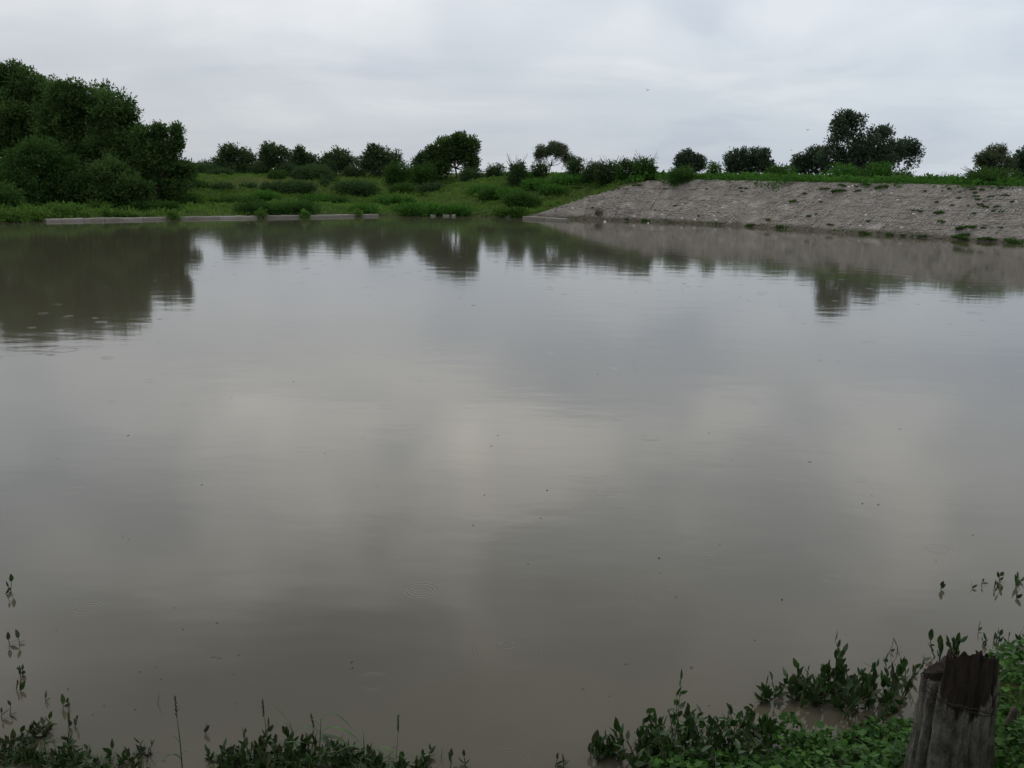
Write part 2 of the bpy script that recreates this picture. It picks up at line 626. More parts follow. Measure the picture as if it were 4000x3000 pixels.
def unit(v):
    return v / (np.linalg.norm(v, axis=1, keepdims=True) + 1e-9)


def cards(P, A, Nn, L, Wd, tint, pos=0.45):
    """diamond leaves: base at P, along A, facing Nn, length L, width Wd -> V, F, tint"""
    A = unit(A)
    S = unit(np.cross(Nn, A))
    L = np.broadcast_to(np.asarray(L, float).reshape(-1, 1), (len(P), 1))
    Wd = np.broadcast_to(np.asarray(Wd, float).reshape(-1, 1), (len(P), 1))
    n = len(P)
    V = np.empty((n, 4, 3))
    V[:, 0] = P
    V[:, 1] = P + A * L * pos + S * Wd * 0.5
    V[:, 2] = P + A * L
    V[:, 3] = P + A * L * pos - S * Wd * 0.5
    F = np.arange(n * 4).reshape(n, 4)
    return V.reshape(-1, 3), F, np.repeat(tint, 4)


def leaf_mesh(name, parts):
    off, Vs, Fs, Ts = 0, [], [], []
    for V, F, T in parts:
        Vs.append(V)
        Fs.append(F + off)
        Ts.append(T)
        off += len(V)
    return mesh_np(name, np.concatenate(Vs), np.concatenate(Fs), np.concatenate(Ts))


def crown_cards(blobs, tuft_r, leaf, per=30, dens=1.0, droop=0.25, wr=0.42, core=0.0, shell=0.5):
    """blobs: list of (c, radii); leaves gathered in tufts through the outer part of each blob"""
    out = []
    for c, r in blobs:
        c = np.asarray(c, float)
        r = np.asarray(r, float)
        area = 4 * math.pi * ((r[0] * r[1]) ** 1.6 + (r[0] * r[2]) ** 1.6 + (r[1] * r[2]) ** 1.6) ** (1 / 1.6) / 3 ** (1 / 1.6)
        nt = max(5, int(area * dens * 1.15 / (tuft_r * tuft_r * 2.2)))
        d = rand_dirs(nt)
        rad = shell + (1 - shell) * RNG.random(nt) ** 0.6
        # ragged outline
        rad *= 0.86 + 0.30 * RNG.random(nt)
        T = c + d * rad[:, None] * r
        tr = tuft_r * (0.6 + 0.8 * RNG.random(nt))
        tt = np.clip(0.45 + 0.28 * RNG.normal(size=nt), 0, 1)
        n = nt * per
        idx = np.repeat(np.arange(nt), per)
        e = rand_dirs(n)
        P = T[idx] + e * (tr[idx] * RNG.random(n) ** 0.5)[:, None]
        A = unit(e + 0.5 * d[idx] + np.array([0, 0, 0.25 - droop]) + 0.5 * rand_dirs(n))
        Nn = unit(e * 0.6 + np.array([0, 0, 0.7]) + 0.7 * rand_dirs(n))
        L = leaf * (0.6 + 0.8 * RNG.random(n))
        tint = np.clip(tt[idx] + 0.18 * RNG.normal(size=n), 0, 1)
        out.append(cards(P, A, Nn, L, L * wr, tint))
        if core:
            nc = int(area * core * 14)
            d2 = rand_dirs(nc)
            P2 = c + d2 * (RNG.random(nc) ** 0.4 * 0.78)[:, None] * r
            L2 = leaf * (1.5 + RNG.random(nc))
            out.append(cards(P2, unit(d2 + rand_dirs(nc)), rand_dirs(nc), L2, L2 * 0.55, np.clip(0.4 + 0.2 * RNG.normal(size=nc), 0, 1)))
    return out


def limbs(base, targets, r0, fork=0.4, lean=(0, 0), n=7):
    """a trunk and a limb to each target, all one mesh"""
    mb = MB()
    base = np.asarray(base, float)
    cen = np.mean(np.array(targets), axis=0)
    top = base + (cen - base) * fork + np.array([lean[0], lean[1], 0])
    mid = base * 0.5 + top * 0.5 + np.array([RNG.normal() * r0 * 0.6, RNG.normal() * r0 * 0.6, 0])
    mb.tube([base - np.array([0, 0, 0.3]), base, mid, top], [r0 * 1.5, r0 * 1.15, r0 * 0.9, r0 * 0.8], n)
    for t in targets:
        t = np.asarray(t, float)
        v = t - top
        k = np.linalg.norm(v)
        m1 = top + v * 0.35 + np.array([0, 0, -0.06 * k]) + RNG.normal(size=3) * 0.05 * k
        m2 = top + v * 0.7 + RNG.normal(size=3) * 0.05 * k
        mb.tube([top - v * 0.02, m1, m2, t], [r0 * 0.62, r0 * 0.45, r0 * 0.28, r0 * 0.1], 6)
        for q in range(3):
            s = m1 if q == 0 else m2
            e = s + unit(RNG.normal(size=(1, 3)))[0] * k * 0.20 + v * 0.10
            mb.tube([s, s * 0.5 + e * 0.5 + RNG.normal(size=3) * 0.03 * k, e], [r0 * 0.26, r0 * 0.17, r0 * 0.05], 5)
    return mb


def px_blobs(bl, Y, deep=0.9, knob=True):
    out, kn = [], []
    for i, (u, v, ru, rv) in enumerate(bl):
        k = mpp(D(u, v, Y))
        yo = (RNG.random() - 0.5) * ru * k * 0.9
        c = D(u, v, Y + yo)
        k = mpp(c)
        r = np.array((ru * k, ru * k * deep, rv * k))
        out.append((c, r * 0.94))
        if knob:
            for q in range(4):                       # boughs that break the outline
                d = rand_dirs(1)[0]
                d[2] = abs(d[2]) * 0.9 + 0.05 if q < 3 else d[2]
                f = 0.2 + 0.22 * RNG.random()
                kn.append((c + d * r * (0.98 - 0.5 * f), r * f))
    return out, kn


def tree(label, base, Y, bl, mat='neem', tuft=0.55, leaf=0.26, per=30, dens=1.0, name='tree', group=None, r0=None, fork=0.45, cat='tree',
         droop=0.25, wr=0.5, deep=0.9, shell=0.34, core=0.14):
    blobs, kn = px_blobs(bl, Y, deep)
    if core > 0.3:                       # close-grown grove: only small boughs stand out
        kn = [(c, r * 0.6) for c, r in kn]
    t = tag(empty(name, tuple(base)), label, cat, group)
    inv = -np.asarray(base)
    mb = limbs(base, [c for c, r in blobs], r0 or 0.045 * max(b[1][0] for b in blobs) + 0.06, fork)
    mb.v = [tuple(np.asarray(p) + inv) for p in mb.v]
    mb.build('trunk', M['bark'], t)
    parts = [(V + inv, F, T) for V, F, T in crown_cards(blobs + kn, tuft, leaf * 1.1, per, dens, droop, wr, core, shell)]
    link('crown', leaf_mesh('crown', parts), M[mat], t)
    return t


SH_N = [0]


def shrub(label, u, v, hw, hh, mat='shrub', group=None, base=None, leaf=0.2, tuft=0.35, per=22, name='shrub', dens=1.0, spiky=False):
    b = gp(u, v) if base is None else np.asarray(base, float)
    k = mpp(b)
    rx, hz = hw * k, hh * k
    t = tag(empty(name, tuple(b)), label, 'shrub', group)
    blobs = [(np.array([0, 0, hz * 0.42]), (rx * 0.8, rx * 0.7, hz * 0.55))]
    for q in range(4):
        a = RNG.random() * 6.28
        blobs.append((np.array([math.cos(a) * rx * 0.55, math.sin(a) * rx * 0.5, hz * (0.3 + 0.25 * RNG.random())]),
                      (rx * (0.35 + 0.2 * RNG.random()), rx * 0.42, hz * (0.3 + 0.18 * RNG.random()))))
    mb = MB()
    for q in range(5):
        e = np.array([RNG.normal() * rx * 0.35, RNG.normal() * rx * 0.3, hz * (0.6 + 0.3 * RNG.random())])
        mb.tube([(0, 0, -0.1), e * 0.5 + np.array([0, 0, 0.05]), e], [0.03, 0.02, 0.008], 5)
    if spiky:
        for q in range(14):
            a = RNG.random() * 6.28
            e = np.array([math.cos(a) * rx * 0.9, math.sin(a) * rx * 0.7, hz * (0.85 + 0.45 * RNG.random())])
            mb.tube([(0, 0, 0), e * 0.6 + np.array([0, 0, hz * 0.12]), e], [0.035, 0.025, 0.012], 4)
    mb.build('branches', M['bark'], t)
    link('foliage', leaf_mesh('foliage', crown_cards(blobs, tuft, leaf, per, dens, core=0.25)), M[mat], t)
    return t


# ------------------------------------------------------------------ trees
def left_grove():
    g = 'dark trees of the grove on the left shore'
    tree('tallest dark tree of the left grove, its crown cut by the photo edge', gY(60, 93), 93,
         [(-60, 400, 150, 140), (30, 340, 100, 85), (110, 345, 90, 70), (10, 480, 180, 130), (160, 430, 100, 100), (60, 290, 55, 38), (-20, 285, 55, 40), (190, 370, 80, 66), (130, 520, 120, 100)],
         group=g, core=0.4, per=46, leaf=0.21, fork=0.35)
    tree('broad round-topped dark tree in the middle of the left grove', gY(340, 87), 87,
         [(260, 395, 100, 78), (350, 400, 110, 82), (430, 430, 100, 85), (480, 490, 72, 80), (370, 510, 170, 120), (240, 500, 120, 120), (450, 590, 130, 100),
          (330, 620, 130, 90), (505, 560, 60, 80), (540, 610, 80, 100)], group=g, core=0.4, per=46, leaf=0.21, fork=0.4)
    tree('thinner tree with loose tufts at the right end of the left grove', gY(610, 84), 84,
         [(596, 530, 42, 50), (632, 528, 22, 30), (690, 516, 11, 20), (697, 552, 11, 18), (590, 610, 70, 70), (645, 610, 42, 55), (680, 590, 17, 30), (560, 560, 44, 70)],
         group=g, core=0.4, per=40, leaf=0.21, tuft=0.5, fork=0.4)
    tree('low dark tree at the right foot of the left grove', gY(690, 85), 85,
         [(700, 672, 44, 38), (732, 668, 20, 24), (650, 680, 64, 60), (650, 730, 84, 50), (590, 690, 66, 70), (600, 640, 60, 60)], group=g, core=0.4, fork=0.3)
    tree('dark bushy dome under the round-topped tree, left shore', gY(440, 81), 81,
         [(430, 690, 105, 80), (500, 740, 95, 70), (360, 740, 90, 70), (430, 770, 140, 45), (560, 760, 60, 55)], group=g, core=0.4, tuft=0.45, leaf=0.19, per=36, fork=0.3)
    tree('creeper-covered bushy tree standing at the front of the left grove', gY(150, 79), 79,
         [(150, 610, 90, 70), (90, 660, 110, 90), (210, 670, 90, 85), (150, 730, 150, 80), (270, 740, 75, 70)], mat='grove_bush', group=g, core=0.4, tuft=0.5, leaf=0.2, per=38, fork=0.3)
    shrub('dark leafy bush at the left photo edge in front of the grove', 20, 830, 95, 120, mat='grove_bush', leaf=0.24, tuft=0.45, per=26)
    tree('background tree filling the gap low in the left grove', gY(170, 98), 98,
         [(120, 560, 120, 80), (260, 580, 100, 70), (500, 560, 100, 70), (0, 620, 120, 80)], group=g, core=0.4, fork=0.4)


def tree_row():
    g = 'row of dark trees along the back of the meadow'
    T = tree
    T('widest dark tree at the left end of the meadow row', gY(930, 124), 124, [(930, 625, 62, 50), (985, 640, 45, 40), (870, 635, 40, 26), (930, 665, 85, 34), (900, 600, 35, 26)], 'neem_far', group=g)
    T('upright dark tree with a knobbly top, second in the meadow row', gY(1065, 122), 122, [(1045, 615, 34, 38), (1085, 605, 40, 34), (1065, 650, 55, 42), (1050, 585, 18, 14)], 'neem_far', group=g)
    T('dark tree third in the meadow row, behind low grey bushes', gY(1180, 125), 125, [(1180, 622, 42, 36), (1160, 645, 55, 34), (1165, 592, 14, 14), (1215, 640, 26, 26)], 'neem_far', group=g)
    T('dark tree fourth in the meadow row, with a flat bumpy top', gY(1310, 126), 126, [(1325, 618, 46, 32), (1290, 630, 44, 26), (1255, 645, 34, 24), (1350, 640, 30, 28), (1310, 655, 60, 28)], 'neem_far', group=g)
    T('round dark tree fifth in the meadow row, left of the lone tree', gY(1480, 122), 122, [(1480, 615, 55, 40), (1435, 635, 42, 34), (1530, 630, 38, 36), (1485, 655, 85, 36), (1460, 588, 22, 14)], 'neem_far', group=g)
    # lone tree with a visible trunk
    b = gp(1777, 712)
    t = T('lone umbrella-shaped tree with a bare trunk on the green slope', b, b[1],
          [(1790, 562, 62, 34), (1735, 578, 42, 38), (1840, 580, 32, 40), (1795, 545, 30, 20), (1855, 635, 18, 26), (1838, 660, 18, 22), (1710, 620, 34, 36), (1780, 598, 60, 26), (1690, 590, 18, 18), (1745, 632, 34, 26), (1815, 625, 26, 20)],
          'neem', tuft=0.42, leaf=0.24, fork=0.5, r0=0.13, shell=0.3, core=0.16, dens=1.0)
    T('dark spreading tree half hidden behind the lone tree', gY(1680, 118.5), 118.5, [(1690, 640, 44, 38), (1660, 650, 36, 30), (1640, 640, 18, 20), (1720, 670, 40, 26), (1660, 615, 18, 14)], 'neem_far')
    # acacia
    b = gp(2142, 668)
    T('thin-leaved flat-topped acacia with a forked trunk on the skyline', b, b[1],
      [(2120, 590, 30, 18), (2170, 573, 32, 16), (2150, 592, 42, 14), (2196, 602, 34, 18), (2110, 614, 20, 16), (2222, 624, 18, 12), (2185, 585, 30, 16)],
      'acacia', tuft=0.4, leaf=0.2, per=50, dens=1.15, fork=0.42, r0=0.075, wr=0.28, droop=0.45, core=0.0)
    g2 = 'trees beyond the embankment crest'
    T('small round dark tree on the embankment, left of the pale bush', gY(2690, 128), 128, [(2690, 615, 40, 24), (2660, 632, 28, 28), (2730, 632, 26, 30), (2690, 650, 50, 30)], 'grey_leaf', tuft=0.42, leaf=0.24, dens=0.85, group=g2)
    T('broad dome-shaped dark tree on the embankment, middle of the crest', gY(2920, 126), 126,
      [(2870, 625, 38, 36), (2925, 605, 44, 26), (2980, 615, 34, 34), (2920, 650, 80, 40), (2860, 660, 30, 34), (3000, 655, 26, 36)], 'grey_leaf', tuft=0.44, leaf=0.24, dens=0.85, group=g2)
    T('lower dark tree joined to the left side of the biggest embankment tree', gY(3175, 116), 116,
      [(3185, 608, 46, 34), (3135, 628, 34, 26), (3180, 655, 66, 38), (3115, 655, 18, 20)], 'grey_leaf', tuft=0.44, leaf=0.24, dens=0.85, group=g2)
    T('biggest tree on the embankment, with stepped rounded crowns', gY(3350, 112), 112,
      [(3275, 500, 40, 42), (3350, 490, 42, 44), (3310, 570, 84, 62), (3435, 525, 50, 34), (3410, 590, 75, 52), (3545, 575, 40, 34), (3565, 615, 36, 40), (3480, 600, 60, 44), (3250, 625, 60, 50),
       (3390, 640, 110, 50), (3300, 460, 30, 22)], 'grey_leaf', tuft=0.5, leaf=0.25, per=30, dens=0.82, fork=0.35, group=g2)
    T('feathery pointed acacia near the right photo edge', gY(3890, 108), 108, [(3890, 595, 34, 22), (3860, 622, 40, 20), (3900, 640, 60, 34), (3840, 640, 22, 14)], 'acacia', tuft=0.36, leaf=0.3, per=30, wr=0.25, group=g2, core=0.3)
    T('dark round tree cut by the right photo edge', gY(3995, 110), 110, [(3995, 620, 40, 38), (4040, 610, 50, 45), (3985, 665, 42, 42)], 'grey_leaf', tuft=0.42, leaf=0.24, dens=0.85, group=g2)


left_grove()
tree_row()


# ------------------------------------------------------------------ shrubs of the far bank
def shrubs():
    S = shrub
    far = [  # skyline and back-of-meadow bushes: label, u, Y, v_base, hw, hh, mat, spiky
        ('hedge bush filling the gap between the first and second meadow trees', 1010, 121, 690, 40, 58, 'neem_far', 0),
        ('hedge bush filling the gap between the second and third meadow trees', 1125, 121, 690, 44, 52, 'neem_far', 0),
        ('hedge bush filling the gap between the third and fourth meadow trees', 1240, 121, 690, 46, 46, 'neem_far', 0),
        ('hedge bush filling the gap between the fourth and fifth meadow trees', 1390, 121, 688, 46, 42, 'shrub_grey', 0),
        ('darker hedge bush right behind the pale skyline bush by the grove', 850, 124, 690, 50, 52, 'neem_far', 0),
        ('low hedge bush between the smooth round bush and the lone tree', 1630, 118, 680, 46, 36, 'shrub_grey', 0),
        ('low grey-green bushes between the left grove and the meadow row', 790, 118, 700, 75, 55, 'shrub_grey', 0),
        ('rounded grey-green bush before the widest meadow tree', 860, 112, 705, 60, 42, 'shrub_grey', 0),
        ('pale bush at the skyline gap right of the left grove', 800, 135, 680, 40, 48, 'shrub_grey', 0),
        ('long low grey bush in front of the third and fourth meadow trees', 1230, 113, 690, 95, 38, 'shrub_grey', 0),
        ('small bright bush at the foot of the second meadow tree', 1082, 112, 690, 34, 24, 'shrub', 0),
        ('smooth round green bush beside the fifth meadow tree', 1565, 112, 678, 60, 46, 'shrub', 0),
        ('pale green bush left of the lone tree trunk', 1660, 114, 675, 46, 42, 'shrub', 0),
        ('dark bush at the foot of the lone tree, right of its trunk', 1845, 111, 705, 44, 44, 'shrub_grey', 0),
        ('twiggy upright weeds on the skyline right of the lone tree', 1940, 112, 668, 40, 20, 'shrub_grey', 1),
        ('spiky thorn bush on the skyline left of the acacia', 2018, 104, 690, 42, 58, 'shrub_grey', 1),
        ('low bush under the acacia, left of its trunk', 2112, 106, 668, 30, 34, 'shrub_grey', 0),
        ('dark rounded bush right of the acacia', 2250, 104, 672, 36, 54, 'shrub_grey', 0),
        ('dark tangled bush, second right of the acacia', 2310, 101, 678, 36, 40, 'shrub_grey', 1),
        ('thorny bush with bare shoots midway along the green skyline', 2385, 99, 672, 50, 38, 'shrub_grey', 1),
        ('pointed leafy bush left of the drooping one on the crest', 2450, 97, 676, 40, 50, 'shrub', 1),
        ('big bush with drooping shoots on the crest', 2520, 96, 678, 46, 62, 'shrub', 1),
        ('low bush left of the small round embankment tree', 2660, 93, 688, 50, 34, 'shrub', 0),
        ('pale yellowish bush right of the small round embankment tree', 2790, 96, 680, 30, 42, 'tuft', 0),
        ('low dark bush right of the dome-shaped embankment tree', 3060, 93, 690, 62, 40, 'shrub', 0),
        ('bright creeper mound before the biggest embankment tree', 3420, 90, 695, 62, 62, 'creeper', 0),
        ('wide creeper mound left of the bright one on the crest', 3290, 91, 698, 80, 50, 'creeper', 0),
        ('small bush at the right foot of the biggest embankment tree', 3525, 88, 700, 44, 30, 'shrub', 0),
        ('long bush below the feathery acacia at the right', 3860, 76, 712, 110, 45, 'shrub', 1),
    ]
    for lab, u, Y, v, hw, hh, mat, sp in far:
        x = float(D(u, v, Y)[0])
        b = np.array([x, Y, H1(x, Y)])
        top = (D(u, v - hh, Y)[2] - b[2]) / mpp(b)
        S(lab, u, v, hw * 1.1, max(16, top * 1.05), mat, base=b, spiky=bool(sp), dens=1.1)
    g = 'green bushes on the far slope'
    mid = [
        ('grey-green bush at the left edge of the meadow', 700, 748, 62, 45, 'shrub_grey'),
        ('dark green rounded bush left of the meadow', 778, 738, 32, 36, 'shrub'),
        ('greyish dry-looking bush on the left of the meadow', 870, 748, 38, 34, 'shrub_grey'),
        ('small dark bush standing alone in the yellowish meadow', 980, 742, 32, 32, 'shrub_grey'),
        ('wide grey-green bush low in the meadow', 1130, 750, 85, 46, 'shrub_grey'),
        ('small dark bush on the right of the meadow', 1265, 728, 22, 28, 'shrub_grey'),
        ('large grey-green bush right of the meadow', 1375, 760, 70, 62, 'shrub_grey'),
        ('light green creeper mound in the middle of the slope', 1050, 785, 58, 34, 'creeper'),
        ('dark bush just above the kerb, left of a twin', 1000, 834, 60, 56, 'shrub'),
        ('dark bush just above the kerb, right of its twin', 1085, 836, 48, 48, 'shrub'),
        ('broad dark bush above the right part of the kerb', 1185, 834, 66, 54, 'shrub'),
        ('mid green bush above the broad dark kerb bush', 1240, 798, 60, 38, 'creeper'),
        ('bush on the slope up from the end of the kerb', 1310, 800, 52, 34, 'shrub'),
        ('rounded bush near the right end of the kerb', 1425, 832, 46, 38, 'creeper'),
        ('small dark bush mid slope above the kerb end', 1450, 752, 34, 30, 'shrub_grey'),
        ('dark bush left of the lone tree, mid slope', 1570, 752, 48, 38, 'shrub'),
        ('large bush just left below the lone tree', 1680, 752, 46, 44, 'shrub_grey'),
        ('low creeper mound below the lone tree on the left', 1540, 800, 70, 36, 'creeper'),
        ('wide creeper mound at the water left of the broken kerb', 1640, 836, 85, 44, 'creeper'),
        ('creeper mound at the water behind the broken kerb', 1770, 838, 62, 40, 'creeper'),
        ('creeper mound right below the lone tree', 1880, 760, 60, 34, 'creeper'),
        ('tall dark bush in the hollow left of the embankment end', 1915, 785, 40, 56, 'shrub'),
        ('dark bush against the lower edge of the embankment end', 2040, 805, 66, 58, 'shrub'),
        ('creeper mound left of the embankment end', 1985, 775, 66, 40, 'creeper'),
        ('creeper mound on the slope below the thorn bush', 2100, 735, 56, 34, 'creeper'),
        ('creeper mound beside the middle edge of the embankment end', 2160, 752, 50, 34, 'creeper'),
        ('creeper mound beside the upper edge of the embankment end', 2230, 715, 60, 30, 'creeper'),
        ('low green mound below the acacia', 2060, 700, 56, 26, 'creeper'),
        ('bush at the foot of the left grove, right side', 620, 822, 64, 34, 'shrub'),
        ('small bush behind the left part of the kerb', 385, 822, 44, 32, 'herb'),
        ('small bush behind the kerb below the bushy dome', 545, 820, 44, 28, 'shrub'),
        ('bush at the water at the left photo edge', 15, 855, 62, 44, 'herb'),
        ('green bush at the water left of the kerb end', 110, 850, 66, 40, 'herb'),
        ('green bush behind the left end of the kerb', 250, 838, 70, 40, 'herb'),
        ('soft grassy bush below the low dark grove tree', 690, 795, 85, 40, 'shrub'),
        ('soft grassy bush right below the left grove', 775, 795, 72, 34, 'herb'),
        ('low bush on the lower slope under the dry-looking one', 885, 798, 56, 30, 'shrub'),
        ('low bush on the lower slope under the lone meadow bush', 960, 802, 50, 30, 'shrub'),
        ('low reddish-green bush by the water at the foot of the embankment', 2000, 842, 62, 26, 'tuft'),
        ('leafy weed hanging over the kerb near its left end', 420, 856, 18, 44, 'herb'),
        ('leafy weed hanging over the kerb near its middle', 1020, 852, 14, 26, 'herb'),
        ('leafy weed hanging over the kerb, left of the long unbroken stretch', 680, 858, 20, 26, 'herb'),
        ('leafy weed growing through the kerb, third from its left end', 333, 860, 12, 24, 'herb'),
        ('weed hanging over the kerb just right of the tallest hanging weed', 455, 857, 12, 20, 'herb'),
        ('weed curtain over the kerb below the bushy dome', 520, 858, 22, 22, 'herb'),
        ('weed hanging over the kerb below the thin grove tree', 590, 857, 16, 22, 'herb'),
        ('small weed on the kerb left of the curtain of weeds', 480, 858, 9, 18, 'herb'),
        ('small weed dangling over the kerb right of its middle', 1190, 851, 8, 18, 'herb'),
        ('small weed on the kerb top near its right end', 1400, 846, 12, 16, 'herb'),
    ]
    for lab, u, v, hw, hh, mat in mid:
        kb = hw < 25
        S(lab, u, v, hw * (1 if kb else 1.3), hh * (1 if kb else 0.8), mat, group=g, dens=1.0)


shrubs()


# ------------------------------------------------------------------ ground cover of the far bank
def ground_cover():
    def scatter(n, x0, x1, y0, y1, cond):
        X = x0 + (x1 - x0) * RNG.random(n)
        Y = y0 + (y1 - y0) * RNG.random(n)
        k = cond(X, Y)
        return X[k], Y[k]

    def put(name, label, mat, X, Y, h, upright=0.9, wr=0.35, zoff=0.0, patch=4.0, seed=20):
        n = len(X)
        Z = np.maximum(height(X, Y), 0.0) - 0.02 + zoff * RNG.random(n)
        lump = vnoise(X, Y, 0.8, seed + 1)
        A = np.stack([RNG.normal(size=n) * 0.6, RNG.normal(size=n) * 0.6, np.full(n, upright)], 1)
        Nn = rand_dirs(n)
        L = h * (0.5 + 0.5 * RNG.random(n)) * (0.55 + 0.9 * lump)
        Z = Z + np.maximum(0, lump - 0.45) * zoff * 1.2
        tint = np.clip(0.25 + 0.55 * vnoise(X, Y, patch, seed) + 0.2 * RNG.normal(size=n), 0, 1)
        V, F, T = cards(np.stack([X, Y, Z], 1), A, Nn, L, L * wr, tint)
        o = link(name, mesh_np(name, V, F, T), M[mat])
        return tag(o, label, 'ground cover', kind='stuff')

    # coarse herbs and creepers covering the slope, taller and denser near the water
    def c1(X, Y):
        s = far_s(X, Y)
        stone = (X > 1.0 + 1.3 * s) & (s < 8)
        md = sstep(15, 20, s) * sstep(-34, -28, X) * (1 - sstep(-12, -6, X)) * sstep(0.25, 0.45, vnoise(X, Y, 5, 31))
        return (s > -0.15) & (s < 48) & ~stone & (RNG.random(len(X)) > md) & (np.abs(X) < 0.62 * Y) & (X - 0.25 * s < 14)
    X, Y = scatter(330000, -58, 40, 60, 140, c1)
    put('ground_cover', 'green herbs and creepers covering the far slope', 'herb', X, Y, 0.30, 0.55, 0.5, 0.22)

    def c2(X, Y):
        s = far_s(X, Y)
        return (s > 13) & (s < 48) & (X < 2) & (X > -45)
    X, Y = scatter(110000, -45, 2, 80, 140, c2)
    put('meadow_grass', 'yellowish short grass of the meadow above the kerb', 'meadow', X, Y, 0.26, 1.2, 0.2, 0.0, 7.0, 40)

    def c3(X, Y):
        s = far_s(X, Y)
        edge = CRESTW * (1.0 - 0.42 * np.maximum(0, vnoise(X, Y, 3.1, 50) - 0.5) - 0.30 * np.maximum(0, vnoise(X, Y, 1.0, 51) - 0.5))
        return (s > edge) & (s < 20) & (X > 11 + 0.0 * s) & (X < 62) & (X < 0.64 * Y)
    X, Y = scatter(200000, 11, 62, 45, 112, c3)
    put('crest_vegetation', 'dense green creepers along the crest of the stone embankment', 'creeper', X, Y, 0.34, 0.5, 0.55, 0.45, 3.0, 60)

    def c4(X, Y):
        s = far_s(X, Y)
        return (s > -0.25) & (s < 0.55) & (X > 2.5) & (X < 50) & (vnoise(X, Y, 2.2, 70) > 0.42)
    X, Y = scatter(60000, 2, 50, 45, 95, c4)
    n = len(X)
    o = put('waterline_weeds', 'thin weeds along the waterline of the stone embankment', 'tuft', X, Y, 0.26, 1.0, 0.25, 0.1, 2.0, 80)


ground_cover()


# ------------------------------------------------------------------ stone embankment
EB = FAR[EMB0:EMB0 + 7]
_seg = np.hypot(*(EB[1:] - EB[:-1]).T)
EA = np.concatenate([[0], np.cumsum(_seg)])
_nrm = []
for i in range(len(EB)):
    dv = EB[min(i + 1, len(EB) - 1)] - EB[max(i - 1, 0)]
    dv = dv / np.linalg.norm(dv)
    _nrm.append((-dv[1], dv[0]))
EN = np.array(_nrm)


def S(a, b, off=0.0):
    """point of the embankment slope: a metres along the waterline, b = 0 water .. 1 crest"""
    bx = np.interp(a, EA, EB[:, 0])
    by = np.interp(a, EA, EB[:, 1])
    nx = np.interp(a, EA, EN[:, 0])
    ny = np.interp(a, EA, EN[:, 1])
    k = math.hypot(CRESTW, CRESTZ)
    return np.stack([bx + nx * CRESTW * b - nx * off * CRESTZ / k, by + ny * CRESTW * b - ny * off * CRESTZ / k,
                     CRESTZ * b + off * CRESTW / k + 0 * bx], -1)


def bmax(a):
    return np.clip(np.interp(a, [0.0, 1.0, 9.5, 11.0], [0.02, 0.10, 0.95, 1.0]), 0, 1)


def pix(P):
    q = np.asarray(P) - CAM
    return 2000 + FPX * (q @ RT) / (q @ FW), 1500 - FPX * (q @ UP) / (q @ FW)


